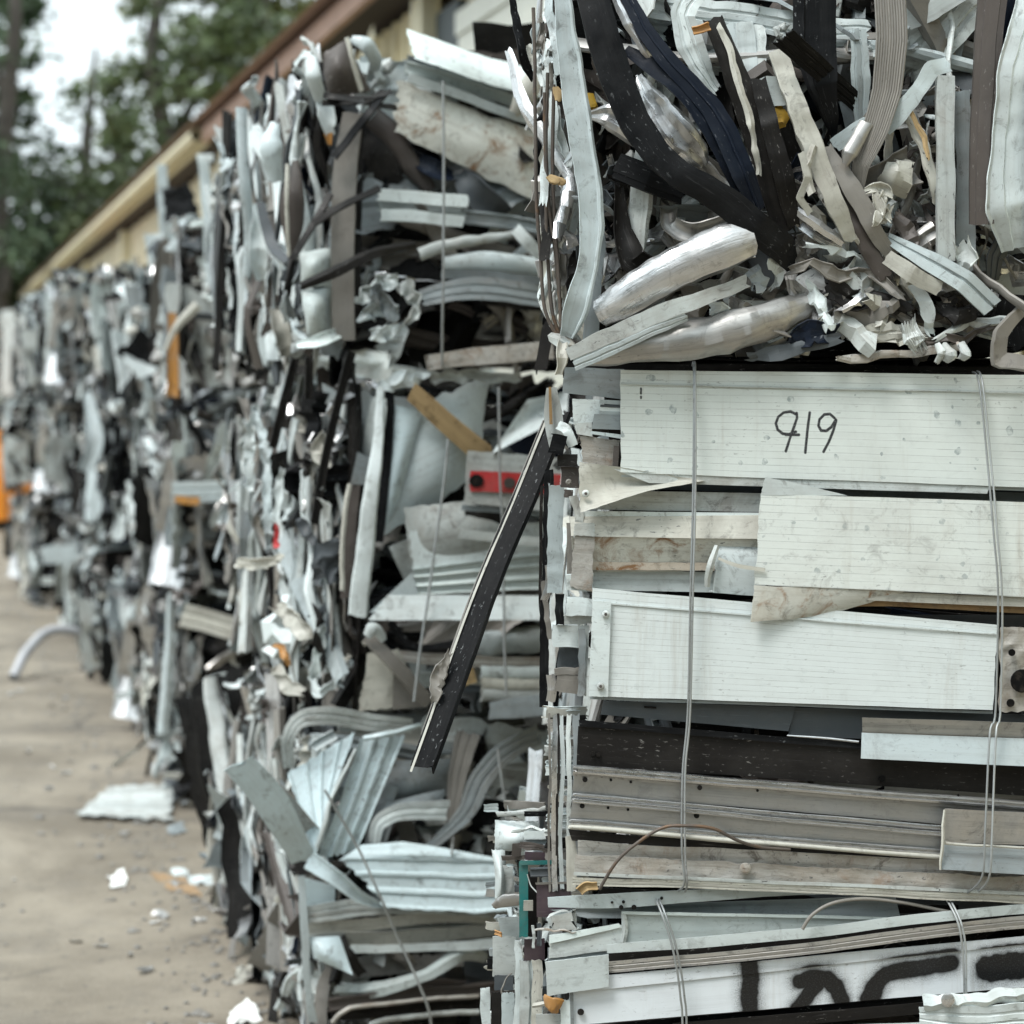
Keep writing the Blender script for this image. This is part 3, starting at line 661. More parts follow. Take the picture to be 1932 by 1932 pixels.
STK = [  # stack number, px of the front left corner, distance, tiers
 (3, 335, 8.15, 3), (4, 268, 9.9, 3), (5, 192, 11.75, 3), (6, 126, 14.1, 3), (7, 72, 16.5, 3), (8, 28, 18.9, 3), (9, -14, 31, 4)]
NOTE = {3: ['of grey and white sheet with a dark hollow', 'with an orange strip between white channels', 'of upright pale strips with a black tangle'],
        4: ['of dark folded profiles', 'of white and grey crushed metal', 'with tall pale posts rising beside a black gap'],
        5: ['of dark crushed tubes', 'with a pale blue curled sheet', 'of small white crumpled pieces'],
        6: ['with a white tray sticking out into the yard', 'of grey slivers', 'of bright crushed frames'],
        7: ['of dull grey slivers', 'of mixed bright slivers', 'of pale crushed metal'],
        8: ['of white curls near the ground', 'of dull grey crushed metal', 'of pale grey crushed metal'],
        9: ['of blurred grey scrap', 'of blurred pale scrap', 'of dim crushed scrap', 'of bright white scrap']}
FB = {}
for si, px, Y, nt_ in STK:
    X = (px-966)/F*Y; z = 0.
    for t in range(nt_):
        rg = random.Random(si*10+t); h = {3: .83, 4: .79, 5: .83, 9: .82}.get(si, .885)+rg.uniform(-.03, .03); dims = (1.3+rg.uniform(-.05, .1), 1.22+rg.uniform(-.08, .1), h)
        FB[si, t] = far_bale(si, t, X+rg.uniform(-.07, .07), Y+rg.uniform(-.1, .1), z, ROT, dims, si*31+t*7, NOTE[si][t], nf=44 if si < 6 else 24, ns=84 if si < 6 else 50, top=10 if t == nt_-1 else 0)
        z += h+.01

# ---- second stack
X2, Y2 = -.455, 4.82; K2 = math.tan(ROT)
def Y2f(px, dy=0.): return (Y2-K2*X2)/(1-K2*(px-966)/F)+dy
def Z2(z, x, y, dy=0.):
    a, b_, s = ZN[z]; return P(a+x*s, b_+y*s, Y2f(a+x*s, dy))
def Z1(z, x, y, dy=0., Yf=3.19):
    return Z(z, x, y, Yf+dy)
def rp(par, ZF, z, name, mat, path, w_, sec='flat', tw=0, N=44,  amp=.004, freq=7, crease=.003, torn=.12, th=.002, sharp=0., label=None, **k):
    """traced piece: path rows (x, y[, dy]) in the zoomed picture z, width(s) in its pixels"""
    pts = [ZF(z, *p) for p in path]; s = ZN[z][2]; dist = np.mean([p[1] for p in pts])
    w3 = np.asarray(w_, float)*s/F*dist
    o = obj(name, sweep(pts, w3, sec, tw=tw, N=N, th=th, amp=amp, freq=freq, crease=crease, torn=torn, sharp=sharp, **k), mat, par, sharp=18 if name == 'crumpled_metal' else 34)
    if label: o['label'] = label
    return o
def rs(par, ZF, z, name, mat, c4, dy=0., dys=None, label=None, **k):
    pts = [ZF(z, x, y, dy+(dys[i] if dys else 0)) for i, (x, y) in enumerate(c4)]
    o = obj(name, patch(pts, **k), mat, par)
    if label: o['label'] = label
    return o
NR = Vector((K2, -1, 0)).normalized()
S2 = []
z = 0
for t, (h, dpx, lab) in enumerate([(.865, -32, 'bale of pale blue bent roofing sheet and white ribbed panels, bottom of second nearest stack'),
                       (.845, 10, 'bale holding a red striped white panel and a wooden board, middle of second nearest stack'),
                       (.83, -5, 'scrap bale of brown posts and large stained white panels, top of second nearest stack')]):
    dims = (1.42, 1.6, h); b = bale(X2+dpx/F*Y2, Y2+dpx/F*Y2*K2, z, ROT, dims, lab); S2.append((b, dims)); rg = random.Random(150+t)
    inner(b, dims, 60+t, {'front': 150, 'left': 170, 'top': 50, 'right': 40, 'back': 20}, {'front': MIX_GAP_SHADE*4+MIX_SIDE, 'left': MIX_SIDE+MIX_GAP_SHADE*3, 'top': MIX_SIDE, 'right': MIX_DARK, 'back': MIX_DARK}, .15, dlo=-.13, dhi=-.01)
    scatter(b, dims, 'front', 34, ['long', 'straight', 'sheet', 'crumple', 'tube', 'sliver'], MIX_FRONT+MIX_DARK, rg, -.09, -.03, .7, lim=-.03)
    scatter(b, dims, 'left', 140, ['sliver', 'sliver', 'crumple', 'crumple', 'sliver', 'long', 'tube'], MIX_SIDE, rg, -.06 if t == 0 else -.04, .015 if t == 0 else .05, .75, .85)
    if t == 2: scatter(b, dims, 'top', 30, ['crumple', 'sliver', 'crumple'], MIX_SIDE, rg, -.05, .0, .6, .7)
    scatter(b, dims, 'right', 10, ['long', 'sheet', 'crumple'], MIX_FRONT, rg)
    z += h
b2b, b2m, b2t = [s[0] for s in S2]

def T4(name, mat, path, w_, sec='flat', **k): return rp(b2t, Z2, 4, name, mat, path, w_, sec, **k)
def T5(name, mat, path, w_, sec='flat', **k): return rp(b2m, Z2, 5, name, mat, path, w_, sec, **k)
def T6(name, mat, path, w_, sec='flat', **k): return rp(b2b, Z2, 6, name, mat, path, w_, sec, **k)
# top bale of stack two
rs(b2t, Z2, 4, 'metal_sheet', 'mint', [(870, 150), (1640, 370), (1640, 520), (915, 305)], -.02, [-.0, 0, -.06, -.07], amp=.012, freq=4, crease=.004, ragged=.02, bulge=.02, label='pale upper panel leaning out at the top')
T4('metal_channel', 'mint', [(875, 345, -.03), (1200, 440, -.03), (1640, 590, -.03)], 66, 'track')
T4('metal_channel', 'grey', [(880, 310, -.0), (1200, 400, -.0), (1640, 540, -.0)], 60, 'rib')
T4('metal_channel', 'white', [(890, 400, -.05), (1200, 510, -.05), (1640, 665, -.05)], 46, 'U')
rs(b2t, Z2, 4, 'stained_panel', 'rusty_white', [(850, 430), (1640, 690), (1640, 1075), (800, 690)], -.03, amp=.012, freq=3, crease=.006, ragged=.05, bulge=.02, nu=40, nv=22, label='large scratched white panel with rust along its lower edge')
T4('metal_strip', 'cream', [(1560, 400, -.10), (1500, 500, -.10), (1440, 590, -.08)], [110, 120, 60], 'hump', tw=.4)
rs(b2t, Z2, 4, 'brown_panel', 'brown', [(440, 270), (570, 185), (700, 470), (460, 520)], -.04, amp=.01, bulge=.05, crease=.004, ragged=.03)
T4('metal_strip', 'white', [(385, 290, -.05), (400, 400, -.08), (440, 530, -.04)], [60, 80, 70], 'hump')
T4('metal_strip', 'cream', [(570, 190, -.09), (600, 300, -.09), (650, 470, -.07)], 26, 'V')
T4('metal_strip', 'paleblue', [(590, 200, -.05), (680, 230, -.07), (735, 320, -.03), (700, 420, .02)], [40, 90, 90, 60], 'hump', tw=[0, .4, .9, 1.2])
T4('metal_strip', 'brown', [(700, 600, .02), (800, 700, .0), (900, 850, .0), (1010, 990, 0)], [120, 130, 110, 70], 'hump')
T4('metal_strip', 'bronze', [(690, 650, .04), (740, 800, .02), (800, 960, .03)], [180, 170, 150], 'flat')
for a in ([(450, 495, -.1), (600, 520, -.12), (830, 555, -.08)], [(440, 530, -.09), (640, 530, -.11), (760, 465, -.08)], [(470, 505, -.1), (700, 500, -.1), (800, 470, -.08)]): T4('metal_strip', 'bronze', a, 34, 'lip', tw=[.2, .9, .3])
T4('metal_strip', 'black', [(500, 820, -.1), (590, 700, -.11), (690, 570, -.12), (775, 470, -.08)], 40, 'U', tw=.3)
T4('brown_post', 'taupe', [(600, 590, -.06), (560, 900, -.07), (548, 1300, -.07), (552, 1760, -.06)], [105, 122, 118, 118], [(-1, -.7), (-1, 0), (-.4, .02), (.4, .02), (1, 0), (1, -.7)], amp=.003, N=60, label='weathered brown post standing at the corner')
T4('metal_strip', 'bronze', [(645, 610, -.0), (630, 1100, 0), (625, 1700, 0)], 40, 'L')
T4('metal_strip', 'white', [(470, 530, -.04), (480, 620, -.06), (480, 700, -.05)], [90, 80, 50], 'cup', crease=.02)
T4('metal_strip', 'orange', [(478, 690, -.055), (486, 750, -.05)], [40, 16], 'cup')
T4('metal_channel', 'white', [(735, 1010, -.06), (950, 1025, -.06), (1190, 1045, -.05)], 62, 'U')
T4('metal_channel', 'paleblue', [(735, 1060, -.03), (1190, 1090, -.03)], 70, 'rib')
T4('metal_channel', 'white', [(745, 1115, -.06), (950, 1125, -.06), (1180, 1148, -.05)], 62, 'U')
T4('metal_channel', 'grey', [(1160, 1120, -.03), (1400, 1150, -.03), (1640, 1190, -.03)], 74, 'track')
T4('metal_strip', 'navy', [(940, 830, 0), (1030, 890, -.02), (1130, 920, 0)], [70, 110, 60], 'cup', tw=[0, .5, .8])
T4('metal_strip', 'slate', [(1150, 900, -.0), (1220, 980, -.03), (1330, 1060, -.03), (1400, 1120, 0)], [60, 140, 130, 60], 'cup', tw=[.3, -.2, -.5, 0])
T4('metal_strip', 'bronze', [(330, 1485, -.1), (500, 1405, -.14), (700, 1310, -.14), (930, 1262, -.08)], [44, 66, 70, 40], 'V', tw=[0, .3, .5, .2], label='black band twisted across the brown post')
rs(b2t, Z2, 4, 'metal_sheet', 'mint', [(325, 1290), (480, 1280), (500, 1500), (335, 1480)], -.03, amp=.015, bulge=.04, crease=.015)
rs(b2t, Z2, 4, 'metal_sheet', 'mint', [(335, 1500), (490, 1480), (500, 1740), (365, 1745)], -.03, amp=.012, bulge=.06, crease=.01)
T4('metal_strip', 'mint', [(300, 1790, -.08), (420, 1770, -.1), (530, 1730, -.06)], [40, 70, 60], 'cup', tw=[.8, .5, .3])
T4('metal_strip', 'whitedirty', [(950, 1315, -.08), (1100, 1265, -.09), (1250, 1240, -.09), (1430, 1212, -.07)], [70, 60, 50, 40], 'hump', crease=.008)
T4('metal_strip', 'white', [(1440, 1185, -.1), (1500, 1250, -.11), (1600, 1350, -.1)], [60, 66, 60], 'box', crease=.006)
T4('metal_channel', 'paleblue', [(1080, 1370, -.04), (1300, 1360, -.04), (1640, 1390, -.04)], [80, 110, 100], 'hump')
T4('metal_channel', 'grey', [(1060, 1425, -.06), (1300, 1430, -.06), (1640, 1460, -.06)], 44, 'U')
T4('crushed_tube', 'grey', [(960, 1545, -.06), (1150, 1505, -.08), (1350, 1500, -.08), (1640, 1545, -.06)], [90, 110, 120, 110], 'rib', tw=.15)
for i, a in enumerate(([(640, 1560), (720, 1470), (850, 1450)], [(650, 1640), (700, 1600), (840, 1620)], [(690, 1740), (760, 1720), (850, 1690)], [(860, 1480), (930, 1560), (890, 1660)], [(700, 1520), (780, 1560), (800, 1640)])):
    T4('crumpled_metal', ['white', 'paleblue', 'white', 'whitedirty', 'grey'][i], [(x, y, -.07-.01*i) for x, y in a], [60, 80, 50], 'cup', tw=[.4, -.5, .8], crease=.025, amp=.01, freq=14, torn=.4)
T4('metal_channel', 'crust', [(1000, 1880, -.08), (1300, 1845, -.08), (1640, 1815, -.08)], [80, 95, 90], 'box')
T4('metal_strip', 'bronze', [(285, 1340, -.1), (380, 1180, -.1), (480, 1000, -.08)], 34, 'L', tw=.3)
T4('metal_strip', 'bronze', [(395, 1160, -.11), (560, 1060, -.12), (740, 972, -.08)], 34, 'L', tw=.3)
T4('crushed_tube', 'brown', [(300, 830, -.02), (290, 1000, -.05), (285, 1180, -.04), (280, 1330, -.02)], [40, 120, 110, 20], 'hump', tw=[0, .2, .1, 0])
T4('metal_strip', 'cream', [(262, 850, -.08), (255, 1050, -.09), (270, 1330, -.06)], 20, 'V')
T4('metal_sheet', 'paleblue', [(200, 640, -.03), (190, 760, -.06), (200, 940, -.04)], [60, 120, 90], 'hump', crease=.01, tw=.3)
T4('metal_strip', 'paleblue', [(25, 560, .5), (40, 900, .48), (70, 1200, .5), (60, 1440, .5)], [60, 60, 60, 50], 'hump', tw=.4)
T4('metal_strip', 'white', [(120, 1060, .42), (110, 1300, .4), (125, 1450, .42)], [60, 90, 50], 'cup', tw=.4, crease=.012)
T4('metal_strip', 'cream', [(200, 1600, .3), (230, 1700, .28), (250, 1850, .3)], [50, 90, 50], 'cup', tw=.4, crease=.012)
T4('metal_strip', 'white', [(260, 1450, .2), (268, 1550, .18), (262, 1680, .2)], [60, 80, 30], 'cup', tw=.2, crease=.018)
T4('metal_strip', 'slate', [(120, 1050, .35), (180, 1250, .3), (260, 1360, .2)], [40, 60, 40], 'U', tw=.2)
for x in (1070,): T4('baling_wire', 'wire', [(x, 420, -.13), (x+2, 1000, -.13), (x-4, 1600, -.12), (x-6, 1900, -.08)], 5, 'pipe', amp=.002, torn=0, crease=0)
# middle bale of stack two
T5('crumpled_metal', 'white', [(690, 230, -.03), (760, 215, -.05), (850, 195, -.06), (960, 185, -.04)], [50, 70, 80, 60], 'V', crease=.03, freq=12, torn=.3)
T5('crumpled_metal', 'whitedirty', [(960, 190, -.03), (1150, 190, -.04), (1400, 185, -.03)], [50, 60, 40], 'cup', crease=.02, torn=.3)
T5('metal_strip', 'white', [(712, 240, -.06), (702, 500, -.08), (660, 800, -.1), (600, 1370, -.06)], [40, 50, 80, 100], [(-1, -.2), (-.8, 0), (0, .12), (.8, 0), (1, -.5)], N=60, label='long pale twisted strip running down the bale')
T5('metal_channel', 'black', [(745, 240, -.03), (740, 600, -.04), (700, 1000, -.04)], [70, 60, 50], 'lip')
rs(b2m, Z2, 5, 'metal_sheet', 'paleblue', [(800, 330), (1250, 175), (1150, 690), (715, 985)], -.01, amp=.02, freq=2.5, crease=.004, bulge=.03, ragged=.03, nu=34, nv=26)
rs(b2m, Z2, 5, 'metal_sheet', 'sky_enamel', [(770, 330), (910, 360), (800, 800), (715, 985)], -.035, amp=.01, freq=3, bulge=.02)
T5('timber_board', 'timber', [(870, 265, -.07), (1020, 400, -.07), (1230, 580, -.06)], [90, 100, 110], [(-1, -.5), (-1, 0), (-.5, .02), (.5, .02), (1, 0), (1, -.5)], amp=.002, crease=.001, torn=.3, label='pale wooden board sticking out at a slant')
rs(b2m, Z2, 5, 'metal_sheet', 'white', [(1440, 290), (1640, 250), (1640, 370), (1265, 565)], -.04, [0, 0, -.05, -.08], amp=.015, freq=3, bulge=-.05, nu=24)
rs(b2m, Z2, 5, 'striped_panel', 'whitedirty', [(1140, 555), (1640, 590), (1640, 865), (1125, 815)], -.11, amp=.003, ragged=.02, label='white panel with a red stripe and round holes')
sp2 = bpy.context.scene.objects.get('striped_panel')
for nm, mt, c4 in (('red_stripe', 'red', [(1155, 655), (1640, 675), (1640, 775), (1155, 757)]),): 
    o = rs(b2m, Z2, 5, nm, mt, c4, -.1155, amp=.0, ragged=.02, th=.001)
for (x, y, r_) in ((1188, 705, 36), (1352, 716, 30)):
    ang = np.linspace(0, 2*math.pi, 22)[:-1]; V = np.array([Z2(5, x+r_*math.cos(a), y+r_*.9*math.sin(a), -.119) for a in ang]+[Z2(5, x+r_*math.cos(a), y+r_*.9*math.sin(a), -.112) for a in ang]); n = len(ang)
    obj('bolt_hole', (V, [list(range(n))]+[(i, n+i, n+(i+1) % n, (i+1) % n) for i in range(n)]), 'hole' if r_ > 33 else 'brown', b2m)
T5('metal_channel', 'grey', [(1115, 835, -.1), (1640, 880, -.1)], 30, 'L')
T5('metal_channel', 'bronze', [(1125, 890, -.06), (1330, 905, -.06)], 90, 'flat')  # flat dark strip painted in for the shaded void under the panel
T5('metal_channel', 'whitedirty', [(1110, 970, -.1), (1300, 990, -.1), (1640, 1015, -.1)], 44, 'U')
rs(b2m, Z2, 5, 'metal_sheet', 'whitedirty', [(832, 840), (1130, 805), (1640, 1000), (870, 1140)], -.05, amp=.006, bulge=.02, ragged=.02)
rs(b2m, Z2, 5, 'metal_sheet', 'white', [(850, 960), (1640, 900), (1640, 1130), (875, 1150)], -.055, amp=.006, ragged=.02)
rs(b2m, Z2, 5, 'metal_sheet', 'mint', [(872, 1140), (1640, 1060), (1640, 1240), (895, 1265)], -.06, amp=.004, ribs=3, ribamp=.008, ragged=.02)
rs(b2m, Z2, 5, 'metal_sheet', 'paleblue', [(870, 1155), (900, 1270), (740, 1350), (655, 1355)], -.07, amp=.006)
rs(b2m, Z2, 5, 'metal_channel', 'white', [(745, 1268), (1640, 1275), (1640, 1395), (660, 1395)], -.10, [0, 0, -.03, -.03], amp=.005, ragged=.02, nu=30)
T5('metal_strip', 'bronze', [(790, 1480, -.03), (1000, 1540, -.05), (1500, 1440, -.03)], 40, 'V', tw=.4)
T5('metal_strip', 'black', [(760, 1400, -.04), (900, 1530, -.05), (1200, 1480, -.03)], 34, 'L', tw=.6)
T5('crushed_tube', 'paleblue', [(1170, 1530, -.05), (1300, 1510, -.06), (1640, 1490, -.05)], [120, 130, 130], 'hump', crease=.008)
T5('metal_channel', 'crust', [(800, 1570, -.05), (1100, 1600, -.06), (1640, 1610, -.05)], [50, 60, 60], 'rib')
for y, m_ in ((1655, 'white'), (1715, 'cream'), (1770, 'whitedirty')): T5('crushed_tube', m_, [(1215, y, -.07), (1400, y+4, -.07), (1640, y-5, -.07)], 52, 'tube', crease=.004)
T5('metal_strip', 'timber', [(1130, 1640, -.05), (1150, 1720, -.05)], 90, 'plain')
T5('metal_channel', 'grey', [(1255, 1850, -.12), (1400, 1830, -.12), (1640, 1800, -.12)], [80, 100, 110], 'lip')
T5('metal_strip', 'taupe', [(650, 1470, -.1), (790, 1620, -.12), (960, 1810, -.1)], [60, 66, 60], 'L', tw=.3)
T5('metal_strip', 'white', [(640, 1480, -.12), (680, 1440, -.13), (730, 1500, -.12)], [40, 60, 30], 'hump', crease=.01)
rs(b2m, Z2, 5, 'metal_sheet', 'cream', [(640, 1560), (790, 1540), (940, 1830), (610, 1840)], -.06, amp=.012, crease=.01, ragged=.04)
rs(b2m, Z2, 5, 'metal_sheet', 'taupe', [(775, 1560), (860, 1640), (930, 1820), (770, 1840)], -.08, amp=.008)
for a in ([(570, 70), (500, 330), (440, 600), (385, 920)], [(290, 100), (240, 300), (180, 540)], [(360, 90), (350, 300)]): T5('metal_strip', 'bronze', [(x, y, -.05+.0003*(600-x)) for x, y in a], 44, 'track', tw=.4)
rs(b2m, Z2, 5, 'metal_sheet', 'slate', [(395, 990), (500, 1010), (520, 1230), (380, 1170)], .02, amp=.01, crease=.03, freq=9)
T5('brown_post', 'brown', [(585, 720, -.03), (560, 900, -.03), (545, 1290, -.03)], [60, 70, 60], 'lip')
T5('metal_strip', 'cream', [(560, 720, -.06), (530, 900, -.06), (520, 1250, -.05)], 24, 'V')
rs(b2m, Z2, 5, 'metal_sheet', 'grey', [(590, 560), (660, 590), (640, 720), (555, 720)], -.03, amp=.01)
for a, m_, w3 in (([(310, 890), (350, 960), (380, 1020)], 'slate', 50), ([(200, 1330), (290, 1400), (350, 1500)], 'cream', 90), ([(190, 1620), (250, 1710), (330, 1750)], 'cream', 80), ([(360, 1670), (420, 1760), (500, 1680)], 'white', 50), ([(180, 1520), (240, 1560), (260, 1620)], 'orange', 40),
                  ([(100, 330), (60, 560), (70, 780)], 'white', 60), ([(90, 340), (150, 600), (160, 1050)], 'paleblue', 50), ([(230, 640), (200, 830), (210, 980)], 'white', 40), ([(205, 900), (190, 1000), (220, 1030)], 'red', 26), ([(0, 1110), (110, 1110), (235, 1080)], 'cream', 60), ([(430, 1420), (400, 1560), (380, 1700)], 'mint', 50), ([(420, 460), (410, 560), (450, 640)], 'cream', 60)):
    T5('crumpled_metal', m_, [(x, y, .28-.0006*x) for x, y in a], [w3*.6, w3, w3*.5], 'cup', tw=[.5, -.2, .6], crease=.018, freq=11, torn=.3)
for pth in ([(1050, 500), (1015, 800), (960, 1200), (915, 1500), (880, 1800)], [(1300, 240), (1305, 650), (1320, 1000), (1325, 1400), (1335, 1770)]): T5('baling_wire', 'wire', [(x, y, -.14) for x, y in pth], 5, 'pipe', amp=.002, torn=0, crease=0)
# bottom bale of stack two
T6('bent_roof_sheet', 'sky_enamel', [(200, 390, -.20), (300, 500, -.19), (430, 690, -.16), (560, 910, -.1)], [170, 195, 190, 150], [(-1, -.25), (-1, 0), (-.3, .05), (.4, .03), (1, 0)], tw=-.15, amp=.008, N=60, label='pale blue sheet folded out over the yard')
T6('metal_strip', 'crust', [(300, 400, -.16), (450, 560, -.16), (620, 760, -.10)], [20, 60, 60], 'cup')
T6('bent_roof_sheet', 'sky_enamel', [(570, 900, -.14), (700, 990, -.16), (850, 1100, -.14), (1010, 1160, -.1)], [90, 80, 60, 20], 'cup', tw=.3)
rs(b2b, Z2, 6, 'bent_roof_sheet', 'sky_enamel', [(450, 435), (835, 210), (690, 590), (600, 890)], -.05, [0, 0, -.05, -.08], amp=.012, ribs=4, ribdir='v', ribamp=.005, ragged=.04, nu=48, nv=26, crease=.004, label='ribbed pale blue roofing sheet standing on edge')
T6('bent_roof_sheet', 'white', [(832, 290, -.12), (760, 440, -.13), (690, 580, -.14), (660, 720, -.14), (610, 880, -.12)], [16, 24, 26, 30, 24], 'V', tw=.4)
rs(b2b, Z2, 6, 'bent_roof_sheet', 'sky_enamel', [(850, 240), (1095, 225), (830, 860), (625, 890)], -.02, [0, 0, -.04, -.08], amp=.01, ribs=3, ribdir='v', ribamp=.006, ragged=.03, nu=44, nv=24, crease=.003)
T6('metal_strip', 'sky_enamel', [(870, 245, -.08), (1000, 220, -.1), (1190, 165, -.06)], [26, 34, 20], 'V')
rs(b2b, Z2, 6, 'bent_roof_sheet', 'sky_enamel', [(740, 885), (1700, 900), (1700, 1190), (1000, 1160)], -.10, [0, 0, -.03, -.03], amp=.012, ribs=3, ribamp=.005, ragged=.05, nu=44, nv=40, crease=.004)
rs(b2b, Z2, 6, 'bent_roof_sheet', 'sky_enamel', [(860, 810), (1080, 800), (1700, 915), (740, 900)], -.09, [.02, .02, -.01, -.01], amp=.008, bulge=.02)
rs(b2b, Z2, 6, 'metal_sheet', 'grey', [(1040, 370), (1345, 355), (1320, 560), (930, 620)], .02, amp=.01, bulge=.03, ragged=.02)
rs(b2b, Z2, 6, 'metal_sheet', 'grey', [(950, 590), (1320, 520), (1310, 640), (900, 720)], -.01, amp=.01, bulge=.02)
T6('metal_channel', 'taupe', [(1440, 210, .0), (1380, 450, -.02), (1340, 730, -.03)], [130, 100, 50], 'rib')
T6('metal_channel', 'grey', [(1820, 220, 0), (1640, 320, -.03), (1500, 480, -.05), (1420, 650, -.05), (1200, 860, -.04)], [110, 120, 120, 90, 40], 'rib', tw=[.2, .3, .2, .1, 0])
T6('metal_strip', 'white', [(930, 810, -.05), (960, 700, -.06), (1080, 640, -.06), (1330, 630, -.05)], [60, 80, 90, 110], 'rib')
T6('metal_channel', 'whitedirty', [(470, 400, -.05), (465, 250, -.08), (520, 150, -.09), (650, 125, -.09), (850, 140, -.07), (1140, 165, -.04)], [60, 70, 90, 100, 100, 80], 'rib', amp=.006, label='white ribbed channel bent over in an arch')
T6('metal_strip', 'paleblue', [(600, 290, 0), (640, 260, 0), (720, 215, 0)], 50, 'cup')
T6('metal_channel', 'whitedirty', [(560, 1200, -.09), (800, 1170, -.1), (1100, 1165, -.09), (1700, 1200, -.08)], [90, 90, 60, 50], 'rib', amp=.006)
T6('metal_channel', 'cream', [(565, 1275, -.08), (900, 1245, -.08), (1300, 1215, -.08), (1700, 1225, -.08)], [60, 64, 60, 50], 'lip')
T6('metal_channel', 'whitedirty', [(570, 1310, -.05), (900, 1290, -.05), (1700, 1265, -.05)], 60, 'rib')
T6('metal_channel', 'cream', [(770, 1335, -.07), (1100, 1325, -.07), (1700, 1270, -.07)], [70, 70, 60], 'U')
T6('metal_channel', 'white', [(800, 1385, -.1), (1100, 1385, -.1), (1700, 1345, -.1)], [44, 44, 60], 'lip')
T6('metal_strip', 'paleblue', [(535, 990, -.1), (550, 1250, -.1), (570, 1560, -.08), (600, 1780, -.06)], [36, 44, 40, 50], 'lip', label='pale upright strip at the corner')
rs(b2b, Z2, 6, 'metal_sheet', 'sky_enamel', [(515, 990), (720, 1040), (720, 1130), (545, 1170)], -.06, amp=.006)
rs(b2b, Z2, 6, 'metal_sheet', 'sky_enamel', [(575, 1330), (740, 1320), (815, 1520), (600, 1440)], -.09, [0, 0, -.04, 0], amp=.008, bulge=.02)
T6('metal_strip', 'bronze', [(745, 1330, -.08), (800, 1420, -.1), (860, 1520, -.08)], 50, 'cup', tw=.4, crease=.01)
T6('metal_strip', 'mint', [(715, 1620, -.06), (900, 1610, -.08), (1200, 1520, -.1), (1400, 1420, -.1), (1550, 1440, -.06)], [50, 80, 70, 80, 60], 'V', tw=[-.5, .3, .5, .3, .2])
T6('metal_strip', 'paleblue', [(730, 1590, -.02), (800, 1600, -.03), (900, 1560, 0)], [50, 60, 30], 'cup')
T6('metal_channel', 'taupe', [(700, 1490, -.01), (650, 1600, -.02), (640, 1800, -.04)], [60, 70, 70], 'lip')
T6('metal_channel', 'brown', [(680, 1690, -.08), (1000, 1650, -.08), (1700, 1590, -.07)], [70, 80, 80], 'track')
T6('metal_channel', 'bronze', [(700, 1740, -.06), (1100, 1710, -.06), (1700, 1670, -.06)], [70, 70, 70], 'rib')
T6('metal_strip', 'crust', [(700, 1790, -.1), (760, 1730, -.12), (900, 1690, -.12), (1500, 1640, -.1)], [24, 24, 24, 20], 'V')
T6('metal_strip', 'whitedirty', [(900, 1800, -.1), (1050, 1760, -.1), (1500, 1730, -.1)], 30, 'hump')
T6('metal_strip', 'taupe', [(600, 1850, -.05), (1000, 1870, -.06), (1700, 1850, -.05)], 110, 'rib')
for y in (1950, 2050, 2150): T6('metal_channel', 'grey' if y == 2050 else 'whitedirty', [(580, y, -.05), (1000, y+10, -.06), (1700, y-10, -.05)], 95, 'rib')
for pth in ([(660, 520, -.2), (850, 850, -.17), (960, 1090, -.17), (1060, 1330, -.14), (1220, 1690, -.14), (1240, 1900, -.1)], [(1360, 780, -.1), (1350, 870, -.1)], [(1600, 300, -.1), (1640, 560, -.1)]): T6('baling_wire', 'wire', pth, 5, 'pipe', amp=.002, torn=0, crease=0)

# ---- first stack (nearest, in focus)
YF = 3.19
bA = bale(.02, 3.23, 0, 0, (1.62, 1.3, .845), 'bale of flat white profiles with black spray painted marks, bottom of the nearest stack')
bB = bale(.10, 3.215, .85, 0, (1.55, 1.2, .82), 'bale of long white panels with a handwritten number, middle of the nearest stack')
bC = bale(.075, 3.17, 1.69, 0, (1.58, 1.25, .86), 'bale of black straps and crushed silver tubes, top of the nearest stack')
dA, dB, dC = (1.62, 1.3, .845), (1.55, 1.2, .82), (1.58, 1.25, .86)
bA.location.z = 0; bB.location.z = .85; bC.location.z = 1.69
inner(bC, dC, 3, {'front': 210, 'left': 200, 'top': 70, 'right': 50, 'back': 20}, {'front': MIX_GAP_SHADE*4+MIX_SIDE, 'left': MIX_SIDE+MIX_GAP_SHADE*2, 'top': MIX_SIDE, 'right': MIX_DARK, 'back': MIX_DARK}, .20, lim=-.0, dlo=-.20, dhi=-.07)
inner(bB, dB, 4, {'front': 60, 'left': 230, 'top': 30, 'right': 50, 'back': 20}, {'front': MIX_GAP_SHADE, 'left': MIX_SIDE+MIX_GAP_SHADE, 'top': MIX_SIDE, 'right': MIX_DARK, 'back': MIX_DARK}, .15, lim=.03, dlo=-.14, dhi=-.05, kinds=('sliver', 'tube', 'long', 'crumple'))
inner(bA, dA, 5, {'front': 60, 'left': 200, 'top': 60, 'right': 50, 'back': 20}, {'front': MIX_GAP_SHADE, 'left': MIX_SIDE+MIX_GAP_SHADE, 'top': MIX_SIDE, 'right': MIX_DARK, 'back': MIX_DARK}, .15, lim=.03, dlo=-.16, dhi=-.06, kinds=('sliver', 'tube', 'long', 'crumple'))
def TC(name, mat, path, w_, sec='flat', z=1, **k):
    k.setdefault('N', 60); k.setdefault('amp', .005); k.setdefault('crease', .004); k.setdefault('freq', 9)
    if name == 'crumpled_metal': k['sharp'] = 1.; k['N'] = 2*len(path)+3
    elif sec not in ('tube', 'pinch', 'pipe'): k.setdefault('sharp', .35 if name == 'pale_panel' else .78)
    return rp(bC, Z1, z, name, mat, path, w_, sec, **k)
